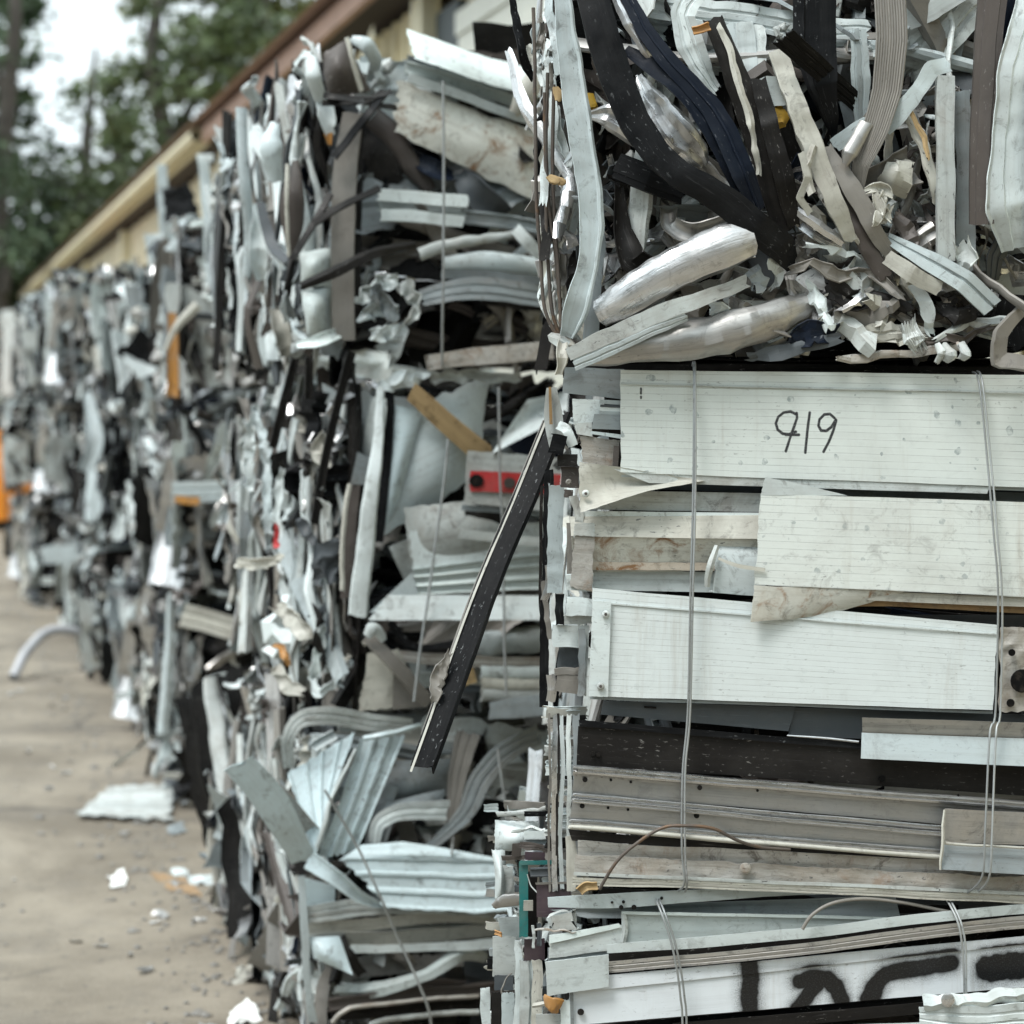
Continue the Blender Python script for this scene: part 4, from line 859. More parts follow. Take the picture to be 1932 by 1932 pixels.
def scat(par, Zf, z, box, n, kinds, mix, dy, ang, smul, seed):
    """loose pieces tucked among the big ones"""
    rg = random.Random(seed)
    for _ in range(n):
        me, V, Fc, uv, nm = rg.choice(LIB[rg.choice(kinds)])
        p = Zf(z, rg.uniform(box[0], box[2]), rg.uniform(box[1], box[3]), rg.uniform(*dy)); th = R(rg.gauss(*ang))
        M = basis((rg.gauss(0, .3), -1, rg.gauss(0, .3)), (math.cos(th), rg.gauss(0, .2), math.sin(th))).to_4x4()
        L = np.array(p)-np.array(par.location); M.translation = Vector(L)
        A = np.array(M)[:3]; Q = (V[::5]*smul*1.25)@A[:, :3].T+A[:, 3]
        if Q[:, 2].min() < .03: continue
        if par.rotation_euler[2]: M = Matrix.Rotation(-par.rotation_euler[2], 4, 'Z') @ M
        o = bpy.data.objects.new(nm, me); COL.objects.link(o); o.parent = par
        o.matrix_local = M @ Matrix.Scale(smul*rg.uniform(.7, 1.25), 4)
        o.material_slots[0].link = 'OBJECT'; o.material_slots[0].material = MATS[rg.choice(mix)]
PACK = ['whitedirty']*4+['taupe']*5+['aluminium_dull']*5+['brown']*4+['bronze']*3+['white']*2+['cream']*2+['grey']*3+['aluminium']*2
scat(bC, Z1, 1, (1050, 920, 1900, 1320), 64, ['crumple', 'sliver', 'crumple'], PACK, (-.03, .06), (-25, 40), .55, 1)
scat(bC, Z1, 1, (350, 0, 1900, 950), 66, ['long', 'sliver', 'straight', 'crumple'], PACK+MIX_GAP_SHADE, (.06, .13), (-65, 35), .8, 2)
scat(bC, Z1, 1, (900, 1000, 1800, 1300), 26, ['sliver', 'sliver', 'crumple'], PACK, (.02, .08), (0, 20), .6, 3)
scat(bC, Z1, 1, (350, 1050, 900, 1330), 16, ['sliver', 'crumple'], PACK, (.02, .08), (10, 20), .6, 9)
scat(bC, Z1, 1, (60, 60, 190, 1300), 60, ['sliver', 'sliver', 'crumple'], MIX_SIDE, (.0, .35), (90, 8), .6, 4)
scat(bC, Z1, 1, (1300, 550, 1600, 900), 12, ['crumple', 'sliver'], PACK, (-.02, .04), (-60, 40), .5, 6)
scat(bC, Z1, 1, (350, 60, 1900, 1000), 90, ['crumple', 'sliver', 'crumple'], PACK+['bronze', 'black', 'whitedirty', 'aluminium']*2, (.0, .07), (-60, 40), .42, 12)
scat(bC, Z1, 1, (1250, 500, 1950, 1000), 30, ['crumple', 'sliver'], PACK, (-.03, .02), (-70, 30), .4, 13)
# back layer
TC('metal_strip', 'brown', [(225, 60, .09), (290, 300, .07), (310, 560, .08), (300, 830, .08)], [130, 150, 150, 120], 'cup')
TC('metal_channel', 'white', [(430, 20, .03), (700, 45, .02), (1000, 85, .02), (1330, 120, .03)], [100, 110, 100, 80], 'rib', crease=.006)
TC('metal_channel', 'paleblue', [(430, 90, .06), (600, 120, .06), (760, 190, .05)], [90, 90, 80], 'rib')
TC('metal_sheet', 'whitedirty', [(1440, 260, .06), (1560, 160, .04), (1760, -40, .04)], [150, 190, 200], 'rib', crease=.006, torn=.03)
TC('metal_channel', 'whitedirty', [(1440, 80, .03), (1560, 20, .02), (1720, -70, .02)], [110, 120, 100], 'lip')
TC('metal_sheet', 'grey', [(1640, 120, .05), (1600, 260, .06), (1560, 420, .07)], [140, 160, 120], 'flat')
TC('metal_channel', 'paleblue', [(1285, 120, .0), (1300, 300, .0), (1310, 490, .01)], [64, 76, 60], 'rib')
TC('metal_channel', 'white', [(850, 80, .0), (860, 180, .0), (870, 300, -.01)], [70, 70, 60], 'U')
TC('metal_channel', 'whitedirty', [(910, 100, .01), (905, 200, .0), (890, 285, -.01)], [56, 60, 50], 'U', crease=.008)
TC('metal_channel', 'white', [(800, 90, .02), (815, 230, .02)], 60, 'lip')
TC('metal_strip', 'brown', [(380, 880, .08), (300, 1000, .06), (280, 1180, .05)], [90, 120, 100], 'cup')
TC('crushed_tube', 'aluminium_dull', [(560, 790, .03), (560, 870, .0), (650, 900, -.01), (830, 850, -.01)], [60, 70, 80, 70], 'cup', crease=.004, sharp=.2)
TC('crushed_tube', 'aluminium', [(480, 920, .02), (540, 900, .0), (580, 960, .01), (600, 1010, .02)], [60, 70, 60, 50], 'rib', tw=.5)
TC('metal_strip', 'slate', [(830, 870, .02), (900, 980, .03), (960, 1100, .03)], [110, 100, 80], 'hump')
TC('metal_strip', 'taupe', [(380, 560, .09), (420, 760, .08), (700, 860, .06), (900, 900, .06)], 80, 'U')
TC('metal_strip', 'bronze', [(980, 470, .04), (1030, 620, .05), (1040, 780, .05)], [100, 110, 90], 'hump')
TC('metal_strip', 'navy', [(1090, 600, .02), (1040, 680, .02), (990, 740, .03)], [70, 60, 40], 'cup', crease=.01)
for x, m_ in ((1380, 'slate'), (1450, 'taupe'), (1500, 'brown'), (1245, 'grey')): TC('metal_channel', m_, [(x, 330+x % 70, .05), (x+20, 480, .04), (x+60, 640, .05)], 56, 'lip')
# tubes and panels
TC('crushed_tube', 'aluminium', [(440, 290, -.01), (500, 400, -.03), (590, 520, -.04), (670, 600, -.03), (690, 640, -.02)], [30, 110, 150, 110, 40], 'pinch', crease=.006, freq=10, amp=.003, torn=.05)
TC('crushed_tube', 'aluminium', [(240, 445, .0), (330, 450, -.02), (430, 510, -.02), (560, 600, .0)], [20, 100, 120, 90], 'pinch', freq=10, amp=.003, crease=.006, torn=.05)
TC('black_bracket', 'black', [(352, 640, -.02), (480, 690, -.035), (620, 745, -.02)], [100, 104, 100], [(-1, -.6), (-1, 0), (-.55, 0), (-.5, .05), (1, .03), (1, -.6)], amp=.001, crease=0, torn=.04)
TC('metal_strip', 'bronze', [(365, 720, -.01), (375, 880, -.02), (420, 1000, -.03), (520, 1040, -.01)], [40, 66, 100, 70], 'cup', tw=[.6, .3, -.2, -.7])
TC('pale_panel', 'paleblue', [(152, -30, -.03), (165, 150, -.035), (205, 430, -.045), (243, 680, -.05), (262, 880, -.05), (240, 1040, -.05), (205, 1180, -.05), (165, 1300, -.03)], [66, 84, 96, 96, 96, 80, 100, 60],
   [(-1, .06), (-.9, 0), (0, -.02), (.55, .02), (.62, .16), (.8, .2), (1, -.02), (1, -.3)], amp=.006, N=90, label='tall pale panel with a rolled edge at the left corner')
TC('metal_strip', 'grey', [(285, 860, -.01), (272, 1080, -.01), (262, 1320, 0)], [40, 56, 60], 'flat')
TC('crushed_tube', 'aluminium', [(285, 1215, -.03), (400, 1150, -.06), (600, 1030, -.08), (760, 960, -.09), (875, 925, -.08)], [110, 150, 165, 180, 150], [(-1, -.3), (-.9, .1), (-.5, .38), (0, .42), (.5, .30), (.85, .05), (1, -.3), (.5, -.4), (-.5, -.4), (-1, -.3)], amp=.003, crease=.005, freq=9, sharp=.25, torn=.06, N=80, label='big crushed silver tube lying across the bale')
TC('metal_channel', 'whitedirty', [(170, 1370, -.08), (350, 1290, -.10), (560, 1200, -.10), (860, 1085, -.07)], [50, 62, 66, 50], 'U', amp=.003, crease=.003, vs=.6)
TC('metal_channel', 'paleblue', [(190, 1400, -.05), (400, 1310, -.07), (620, 1220, -.07)], [66, 66, 40], 'rib')
TC('crushed_tube', 'aluminium_dull', [(210, 1385, -.04), (420, 1345, -.05), (700, 1310, -.06), (900, 1250, -.06), (1110, 1170, -.03)], [60, 120, 160, 150, 90], [(-1, -.4), (-.85, .05), (-.4, .36), (.1, .42), (.6, .28), (.9, 0), (1, -.4), (0, -.5), (-1, -.4)], crease=.007, amp=.004, freq=9, sharp=.3, torn=.1, N=80)
TC('metal_strip', 'white', [(655, -20, -.03), (608, 60, -.045), (640, 180, -.05), (690, 290, -.04), (740, 360, -.03)], [80, 100, 100, 80, 50], 'rib', amp=.008, crease=.006, tw=[.2, -.2, .1, .2, .3])
TC('metal_strip', 'orange', [(655, 112, -.07), (720, 98, -.07)], [34, 30], 'cup', crease=.01)
TC('black_strap', 'bronze', [(735, 60, -.05), (800, 240, -.06), (880, 430, -.06), (950, 640, -.06), (1010, 900, -.04)], [80, 90, 110, 130, 80], 'hump', amp=.004)
TC('metal_strip', 'cream', [(745, 90, -.07), (830, 300, -.085), (880, 500, -.085), (905, 680, -.07)], [24, 30, 26, 20], 'V', crease=.008, torn=.4)
TC('metal_strip', 'bronze', [(900, 300, -.07), (950, 480, -.085), (1010, 700, -.08), (1040, 880, -.05)], [60, 66, 80, 50], 'lip')
TC('black_panel', 'black', [(1120, -30, -.035), (1125, 150, -.04), (1150, 330, -.045), (1190, 470, -.03), (1205, 545, -.01)], [170, 165, 120, 60, 16], [(-1, -.12), (-.8, .05), (-.5, .09), (-.45, .02), (1, 0), (1, -.15)], amp=.004, crease=.002, label='broad black sheet hanging down and tapering to a point')
TC('metal_channel', 'cream', [(975, 195, -.06), (1050, 380, -.08), (1130, 590, -.085), (1200, 780, -.085), (1265, 930, -.06)], [66, 76, 84, 76, 50], 'box', amp=.004, crease=.007, torn=.15, vs=.7)
TC('metal_strip', 'cream', [(1130, 560, -.09), (1090, 640, -.1), (1120, 740, -.1)], [30, 30, 40], 'V', tw=.3, crease=.01)
TC('metal_strip', 'cream', [(1065, 590, -.1), (1090, 680, -.105), (1060, 760, -.1), (1100, 830, -.09)], 28, 'lip', tw=[0, .4, .2, 0])
TC('metal_channel', 'taupe', [(1175, 560, -.06), (1260, 720, -.07), (1350, 880, -.07), (1430, 990, -.05)], [40, 70, 70, 50], 'lip')
TC('metal_strip', 'brown', [(1220, 740, -.05), (1290, 880, -.06), (1400, 1070, -.05)], [60, 70, 60], 'hump')
TC('white_block', 'white', [(872, 365, -.05), (940, 350, -.06), (1010, 345, -.05)], [110, 126, 110], 'box', crease=.008, amp=.006, vs=.6)
TC('yellow_foam', 'yellow', [(920, 440, -.045), (970, 452, -.05), (1020, 446, -.045)], [56, 60, 50], 'box', crease=.02, amp=.01, freq=20)
TC('yellow_foam', 'yellow', [(240, 360, .02), (255, 415, .01)], [50, 60], 'tube', crease=.01)
TC('reeded_strip', 'taupe', [(1412, -30, -.05), (1418, 160, -.06), (1400, 350, -.065), (1350, 520, -.07), (1300, 640, -.07), (1290, 740, -.06)], [128, 128, 116, 100, 70, 40], 'reed', tw=[0, 0, -.1, -.3, -.5, -.6], amp=.004, crease=.001, vs=1.6, label='wide reeded strip curving down from the top')
TC('metal_strip', 'aluminium_dull', [(1330, 470, -.07), (1260, 590, -.08), (1240, 640, -.075)], [60, 60, 24], 'hump')
TC('metal_strip', 'paleblue', [(1385, 495, -.05), (1450, 440, -.06), (1530, 350, -.07), (1580, 270, -.065), (1645, 250, -.05)], [76, 70, 60, 66, 60], 'flat', amp=.003, tw=[.1, .1, 0, -.2, .2])
TC('metal_strip', 'paleblue', [(1200, 560, -.03), (1280, 510, -.03), (1330, 470, -.03)], [60, 70, 50], 'flat')
TC('metal_channel', 'whitedirty', [(1630, 292, -.06), (1630, 600, -.065), (1633, 1010, -.06)], [70, 68, 66], [(-1, -.9), (-1, 0), (1, 0), (1, -.9)], amp=.002, crease=.002, torn=.08)
TC('metal_channel', 'grey', [(1692, 350, -.04), (1700, 600, -.04), (1712, 1040, -.03)], [64, 64, 76], 'lip', amp=.003)
TC('brown_channel', 'brown', [(1815, -30, -.07), (1795, 200, -.075), (1775, 500, -.08), (1770, 868, -.08)], [110, 104, 100, 92], [(-1, -.5), (-1, 0), (-.55, 0), (-.5, .05), (.5, .05), (.55, 0), (1, 0), (1, -.5)], amp=.002, crease=.001, torn=.06, N=50)
TC('metal_strip', 'navy', [(1880, -30, -.05), (1850, 200, -.04), (1835, 500, -.03)], [50, 50, 20], 'lip')
TC('white_drape', 'white', [(1960, -40, -.06), (1945, 120, -.08), (1905, 300, -.09), (1880, 550, -.085), (1880, 800, -.08), (1910, 960, -.06)], [100, 160, 150, 140, 200, 120], [(-1, .1), (-.85, 0), (-.3, .12), (-.2, .02), (.3, .08), (1, -.1)], amp=.008, N=70, torn=.02, label='white sheet draped down the right side')
TC('white_drape', 'white', [(2060, -40, -.06), (2050, 300, -.08), (2030, 700, -.085), (2010, 1000, -.06)], [200, 200, 200, 120], 'cup', amp=.01)
TC('metal_strip', 'slate', [(1880, 900, -.02), (1830, 1000, -.02), (1810, 1090, 0)], [80, 80, 60], 'rib', tw=.5)
TC('metal_sheet', 'taupe', [(1290, 720, -.02), (1380, 690, -.04), (1500, 640, -.03)], [90, 110, 150], 'cup', crease=.008)
TC('metal_sheet', 'cream', [(1390, 660, -.05), (1440, 680, -.06), (1500, 690, -.05)], [90, 130, 160], 'hump', crease=.01, amp=.006)
for a in ([(1330, 740), (1370, 720), (1410, 770)], [(1335, 780), (1375, 850), (1420, 800)], [(1360, 740), (1380, 800), (1350, 860)], [(1400, 730), (1390, 800), (1420, 850)]): TC('crumpled_metal', 'cream', [(x, y, -.07) for x, y in a], [20, 40, 24], 'cup', tw=[.5, -.7, .9], crease=.012, amp=.006, N=30, torn=.4)
TC('metal_strip', 'cream', [(1480, 420, -.04), (1550, 560, -.05), (1590, 700, -.05), (1590, 790, -.04)], [40, 50, 44, 30], 'hump', crease=.006)
TC('metal_strip', 'timber', [(1500, 440, -.06), (1550, 530, -.06), (1560, 620, -.06)], [20, 24, 12], 'V', torn=.5)
TC('metal_channel', 'paleblue', [(1400, 915, -.05), (1560, 1010, -.07), (1700, 1090, -.08), (1810, 1190, -.07)], [40, 76, 90, 84], [(-1, -.4), (-1, 0), (-.1, 0), (0, -.2), (.15, -.2), (.25, 0), (1, 0), (1, -.4)], amp=.002, crease=.001)
TC('metal_strip', 'cream', [(1400, 995, -.07), (1500, 1060, -.08), (1610, 1120, -.07)], [66, 66, 60], 'flat')
TC('crushed_tube', 'aluminium_dull', [(1480, 980, -.02), (1540, 930, -.03), (1600, 890, -.03)], [60, 80, 90], 'pinch')
TC('metal_strip', 'aluminium', [(1050, 810, -.06), (1140, 870, -.07), (1235, 940, -.06)], [30, 44, 30], 'V', amp=.002)
TC('metal_strip', 'aluminium', [(1040, 850, -.04), (1120, 910, -.05), (1220, 960, -.04)], 30, 'lip', amp=.002)
# black straps on top
TC('black_strap', 'black', [(255, -40, -.07), (300, 130, -.085), (360, 310, -.095), (430, 470, -.10), (510, 590, -.105), (600, 670, -.105), (700, 730, -.10), (800, 800, -.095), (900, 880, -.09), (1000, 960, -.07), (1040, 1030, -.04)],
   [120, 125, 130, 125, 115, 110, 112, 118, 120, 120, 70], [(-1, -.3), (-1, -.03), (-.6, .06), (0, .09), (.6, .05), (1, -.03), (1, -.3)], amp=.004, crease=.002, N=110, tw=[0, .05, .1, .1, .2, .1, -.1, -.2, -.1, 0, .3], label='broad scuffed black strap bent from the top corner')
TC('black_strap', 'navy', [(385, -40, -.06), (460, 110, -.075), (540, 220, -.085), (640, 320, -.09), (730, 420, -.095), (790, 530, -.10), (850, 680, -.10), (905, 815, -.08)], [52, 66, 72, 74, 84, 92, 92, 60], [(-1, -.35), (-1, 0), (-.1, .0), (0, .14), (.15, .14), (.25, 0), (1, -.03), (1, -.35)], amp=.003, crease=.002, N=90)
TC('black_strap', 'navy', [(390, 190, -.05), (470, 240, -.07), (570, 310, -.085), (650, 390, -.09), (720, 500, -.09), (790, 640, -.085), (860, 790, -.07)], [40, 64, 66, 66, 60, 60, 50], [(-1, -.35), (-1, 0), (0, .06), (1, -.03), (1, -.35)], amp=.003, crease=.002, N=80)
TC('metal_strip', 'aluminium', [(340, -30, -.06), (400, 90, -.075), (470, 200, -.075), (520, 260, -.06)], [30, 34, 28, 14], 'V', amp=.002)
TC('metal_strip', 'black', [(870, 860, -.06), (950, 940, -.07), (1040, 960, -.06)], [60, 90, 110], 'hump', crease=.006)
# knot of small torn pieces lower down
for m_, a, w3, sc_ in (('white', [(1090, 945), (1190, 960), (1300, 1000)], [24, 34, 20], 'lip'), ('taupe', [(1010, 1050), (1120, 1020), (1200, 1070), (1300, 1040), (1380, 1080), (1460, 1160)], [30, 36, 40, 40, 36, 30], 'cup'),
    ('white', [(1080, 1110), (1150, 1160), (1170, 1280)], [60, 70, 40], 'hump'), ('whitedirty', [(1170, 1230), (1250, 1260), (1340, 1340)], [40, 80, 70], 'V'), ('white', [(1510, 1110), (1560, 1180), (1580, 1300)], [30, 50, 30], 'lip'),
    ('cream', [(1330, 1300), (1430, 1290), (1550, 1290)], [70, 90, 70], 'rib'), ('whitedirty', [(1590, 1310), (1700, 1260), (1880, 1240)], [20, 46, 36], 'hump'), ('slate', [(860, 1380), (1040, 1340), (1220, 1310)], [40, 60, 50], 'flat'),
    ('navy', [(1030, 1330), (1120, 1280), (1200, 1290)], [50, 90, 60], 'cup'), ('crust', [(1220, 1390), (1450, 1370), (1690, 1330)], [30, 36, 30], 'hump'), ('brown', [(1560, 1310), (1720, 1300), (1880, 1230)], [20, 24, 20], 'cup'),
    ('bronze', [(1180, 1110), (1260, 1160), (1330, 1150)], [60, 80, 60], 'cup'), ('taupe', [(1230, 1170), (1330, 1230), (1440, 1180)], [50, 70, 50], 'V'), ('aluminium', [(1220, 1200), (1290, 1160), (1350, 1110)], [30, 44, 30], 'V'),
    ('whitedirty', [(1490, 1240), (1510, 1300), (1540, 1350)], [60, 70, 60], 'reed'), ('grey', [(880, 1040), (920, 1090), (900, 1130)], [50, 60, 30], 'box'), ('whitedirty', [(950, 1010), (990, 1060), (960, 1120)], [40, 50, 30], 'lip'),
    ('white', [(720, 1170), (750, 1190), (740, 1220)], [30, 50, 20], 'cup'), ('cream', [(1340, 1150), (1400, 1190), (1370, 1260)], [40, 50, 40], 'V'), ('brown', [(1430, 830), (1480, 890), (1510, 930)], [60, 70, 30], 'hump'), ('whitedirty', [(1680, 930), (1710, 990), (1690, 1060)], [50, 80, 40], 'cup'),
    ('taupe', [(790, 1180), (850, 1200), (880, 1210)], [60, 60, 60], 'U'), ('bronze', [(1600, 1180), (1680, 1230), (1760, 1200)], [50, 70, 60], 'hump')):
    TC('crumpled_metal', m_, [(x, y, -.05-.012*math.sin(x)) for x, y in a], w3, sc_, tw=[.3*math.sin(i*2+a[0][0]) for i in range(len(a))], crease=.014, amp=.008, freq=16, torn=.35, N=44)
TC('metal_strip', 'taupe', [(1932, 1190, -.08), (1850, 1290, -.09), (1840, 1390, -.09), (1990, 1400, -.09)], [40, 50, 60, 60], 'U', tw=.3)
TC('metal_strip', 'black', [(1900, 1150, -.03), (1880, 1260, -.02), (1900, 1350, -.02)], 130, 'flat')
for x in (1690, 1620, 1580): TC('crumpled_metal', 'whitedirty', [(x, 1330, -.06), (x+30, 1370, -.07), (x+10, 1400, -.06)], [20, 34, 20], 'tube', crease=.012, N=26)
# left flank of the top bale: thin folded edges, cables and foam
def L7(name, mat, path, w_, sec='flat', **k): return TC(name, mat, path, w_, sec, z=7, **k)
L7('black_strap', 'black', [(20, -30, .06), (50, 120, .05), (85, 260, .04), (110, 360, .05), (135, 430, .06)], [44, 46, 50, 50, 24], 'flat', tw=[.8, .6, .5, .4, .4])
for a, m_, w3 in (([(180, 480), (165, 700), (150, 900), (170, 1060)], 'black', 30), ([(215, 440), (205, 700), (215, 1000), (240, 1300), (250, 1600)], 'aluminium_dull', 26), ([(235, 330), (230, 600), (228, 830), (250, 1000)], 'taupe', 28), ([(200, 1060), (190, 1250), (200, 1480), (230, 1700)], 'cream', 34), ([(245, 560), (270, 680), (300, 780), (320, 860)], 'white', 34), ([(225, 420), (250, 360), (245, 500)], 'white', 20), ([(110, 240), (125, 300), (130, 350)], 'cream', 40), ([(150, 120), (148, 230), (165, 330)], 'paleblue', 40), ([(190, 110), (180, 200), (165, 260)], 'taupe', 40), ([(220, 180), (260, 160), (300, 130)], 'slate', 40), ([(160, 260), (170, 360), (190, 450)], 'white', 30), ([(300, 960), (315, 1030), (300, 1100)], 'white', 60), ([(300, 1090), (290, 1190), (270, 1280)], 'cream', 36), ([(280, 1320), (285, 1420), (300, 1490)], 'taupe', 44), ([(365, 1240), (370, 1330), (375, 1400)], 'slate', 40), ([(240, 1440), (250, 1560), (240, 1680)], 'whitedirty', 34), ([(205, 1500), (215, 1640), (260, 1740)], 'white', 24), ([(340, 1300), (330, 1440), (320, 1560)], 'bronze', 40), ([(240, 0), (225, 90), (215, 200)], 'brown', 44), ([(185, 740), (180, 860), (178, 980)], 'cream', 14)):
    L7('metal_sliver', m_, [(x, y, .02+.0002*(330-x)) for x, y in a], [w3*.7]+[w3]*(len(a)-2)+[w3*.6], 'cup' if w3 > 30 else 'hump', tw=[.5*math.sin(i*3+a[0][0]) for i in range(len(a))], crease=.010, amp=.005, freq=14, torn=.3)
for a in ([(225, 900), (250, 925), (240, 950)], [(265, 920), (290, 935), (270, 950)], [(260, 450), (270, 490), (262, 530)]): L7('yellow_foam', 'timber', [(x, y, -.02) for x, y in a], [20, 36, 20], 'tube', crease=.012, amp=.006, N=22)
for pth in ([(142, 360), (140, 700), (150, 1050), (165, 1300), (190, 1600), (270, 1760)], [(205, 380), (195, 700), (210, 1050), (245, 1300), (262, 1500), (285, 1760)], [(235, 440), (232, 820), (240, 1100), (262, 1400), (275, 1700)], [(192, 480), (196, 900), (205, 1300), (228, 1600), (280, 1765)], [(128, 40), (134, 200), (142, 360)]):
    L7('baling_wire', 'wire_rusty', [(x, y, -.0) for x, y in pth], 6, 'pipe', amp=.002, torn=0, crease=0, N=50)
L7('crumpled_metal', 'whitedirty', [(215, 1750, -.02), (270, 1770, -.03), (320, 1790, -.03)], [40, 60, 30], 'V', crease=.012)
L7('crumpled_metal', 'cream', [(290, 1760, -.04), (280, 1840, -.05), (270, 1930, -.04)], [40, 60, 40], 'cup', crease=.015, amp=.008)
scatter(bC, dC, 'left', 26, ['sliver', 'long', 'crumple'], MIX_SIDE, random.Random(77), -.06, -.01, .85, .8, lim=.04)
scatter(bC, dC, 'top', 24, ['crumple', 'sheet', 'long'], MIX_SIDE, random.Random(78), -.04, .04, lim=.04)
scatter(bC, dC, 'right', 10, ['long', 'sheet'], MIX_SIDE, random.Random(79), lim=.04)

# ---------------- middle bale of stack one: flat panels
def uvp(z, x0, y0, pts, Y, rad, sl=0.):      # strokes traced in the zoomed picture -> metres from the panel's own corner
    k = ZN[z][2]/F*Y; return [((a[0]-x0)*k, (a[1]-y0-sl*(a[0]-x0))*k, (b_[0]-x0)*k, (b_[1]-y0-sl*(b_[0]-x0))*k, rad) for a, b_ in zip(pts[:-1], pts[1:])]
YP = YF-.02
PX0, PY0 = 370, 122
num = []
for st in ([(1053, 288), (1030, 277), (1003, 281), (982, 298), (973, 322), (980, 345), (1000, 360), (1024, 362), (1050, 352)], [(1053, 283), (1055, 300), (1045, 330), (1030, 370), (1012, 424)], [(1012, 364), (1062, 363)],
           [(1104, 280), (1096, 340), (1087, 428)], [(1200, 300), (1182, 285), (1160, 287), (1142, 305), (1138, 328), (1148, 346), (1168, 347), (1188, 333), (1205, 306)], [(1206, 308), (1196, 345), (1178, 388), (1158, 424)]): num += uvp(2, PX0, PY0, st, YP, .0022, .0115)
num += uvp(2, PX0, PY0, [(449, 192), (449, 212)], YP, .0016)+uvp(2, PX0, PY0, [(449, 224), (449, 230)], YP, .0016)
metal('panel_marked', (.67, .725, .705), dirt=.16, chips=.22, streak=.12, rough=.4, reeds=.0107, strokes=num, soft=.0006, blot=.8, bumps=.12, val=.02, grime=.10, drip=.35)
metal('panel_reeded', (.67, .715, .69), dirt=.2, chips=.25, streak=.15, rough=.42, reeds=.0115, blot=.55, bumps=.15, val=.02, rust=.06, grime=.3, drip=.6)
metal('panel_reeded_cool', (.67, .73, .735), dirt=.14, chips=.25, streak=.12, rough=.42, reeds=.0100, blot=.15, bumps=.12, val=.02, grime=.10, drip=.35)
metal('ochre_edge', (.30, .19, .08), dirt=.8, chips=.5, dirtcol=(.12, .08, .05), rust=.6)
def RB(name, mat, c4, dy=0., dys=None, z=2, par=None, label=None, **k):
    k.setdefault('amp', .0022); k.setdefault('nu', 40); k.setdefault('nv', 10); k.setdefault('crease', .0008)
    return rs(par or bB, Z1, z, name, mat, c4, dy, dys, label, **k)
def TB(name, mat, path, w_, sec='flat', z=2, par=None, **k):
    k.setdefault('N', 60); k.setdefault('amp', .0015); k.setdefault('crease', .001); k.setdefault('freq', 6); k.setdefault('torn', .03)
    return rp(par or bB, Z1, z, name, mat, path, w_, sec, **k)
XE = 2560   # beyond the right edge of the frame
def yl(x0, y0, x1, y1, x): return y0+(y1-y0)*(x-x0)/(x1-x0)
def RBL(name, mat, x0, yt0, yb0, x1, yt1, yb1, dy, xe=XE, **k):     # long panel given by its top and bottom lines at two x; extended to xe
    return RB(name, mat, [(x0, yt0), (xe, yl(x0, yt0, x1, yt1, xe)), (xe, yl(x0, yb0, x1, yb1, xe)), (x0, yb0)], dy, **k)
pn = RBL('numbered_panel', 'panel_marked', 370, 122, 518, 1932, 140, 575, -.02, label='wide white panel with a number in black marker', amp=.001, nu=60, nv=14, ragged=.003)
RBL('panel_lip', 'white', 371, 518, 534, 1932, 575, 588, -.012)
RBL('panel_lip', 'white', 372, 170, 177, 1932, 205, 211, -.0235, amp=.0006)
RBL('metal_channel', 'slate', 360, 540, 575, 1932, 578, 640, .035)
TB('metal_strip', 'grey', [(150, 160, -.0), (380, 175, .0)], [100, 115], 'flat', crease=.003)
TB('metal_channel', 'whitedirty', [(105, 190, .03), (110, 300, .03), (125, 420, .03)], [40, 70, 60], 'lip', crease=.004)
TB('metal_channel', 'ochre_edge', [(97, 185, .02), (102, 330, .02)], [10, 12], 'box')
RB('white_block', 'white', [(185, 232), (300, 235), (290, 320), (190, 330)], .0, crease=.003, ragged=.03, nu=14)
RB('white_block', 'whitedirty', [(190, 332), (262, 322), (262, 378), (200, 372)], -.003, crease=.004, ragged=.03, nu=12)
for y, m_, hh in ((243, 'paleblue', 10), (257, 'slate', 6), (268, 'white', 12), (284, 'paleblue', 8)): TB('metal_channel', m_, [(290, y, -.01), (400, y+6, -.01)], hh*1.6, 'lip')
RB('metal_channel', 'grey', [(268, 292), (400, 296), (400, 355), (258, 350)], -.012, nu=10)
RB('metal_channel', 'paleblue', [(258, 358), (400, 374), (400, 392), (250, 368)], -.014, nu=10)
RB('dirty_strip', 'crust', [(205, 378), (365, 392), (352, 486), (222, 474)], .0, crease=.008, amp=.004, ragged=.04, nu=26, nv=16)
TB('metal_strip', 'brown', [(355, 415, -.01), (350, 495, -.01)], 22, 'U')
# curling panel
curl = [(209, 478, -.02), (640, 545, -.02), (560, 575, -.03), (215, 668, -.03)]
RB('curled_sheet', 'cream', [(208, 476), (700, 548), (480, 592), (214, 672)], -.02, [0, 0, -.03, -.03], amp=.003, bulge=-.03, crease=.002, nu=40, nv=20, ragged=.02, label='torn cream sheet curling back with a rivet')
RB('curled_sheet', 'whitedirty', [(330, 500), (1800, 572), (1790, 600), (480, 560)], -.018, amp=.001, bulge=.0)
RB('metal_channel', 'whitedirty', [(300, 585), (930, 600), (930, 672), (200, 660)], .0, [0, 0, 0, 0], amp=.001, bulge=0)
RB('metal_channel', 'white', [(210, 665), (930, 675), (930, 692), (190, 700)], -.01, amp=.001)
RB('metal_channel', 'grey', [(930, 575), (XE, 610), (XE, 660), (930, 605)], .02, amp=.001)
RB('big_channel', 'cream', [(175, 690), (930, 682), (930, 775), (180, 765)], -.012, [.0, .0, -.012, -.012], amp=.0015, crease=.001)
RB('big_channel', 'rusty_white', [(180, 768), (930, 770), (930, 895), (185, 905)], -.008, [-.012, -.012, .012, .012], amp=.002, crease=.002)
RB('big_channel', 'rust_band', [(200, 862), (930, 868), (930, 898), (190, 894)], -.004, [-.003, -.003, -.003, -.003], amp=.003, crease=.004, ragged=.05, nv=14)
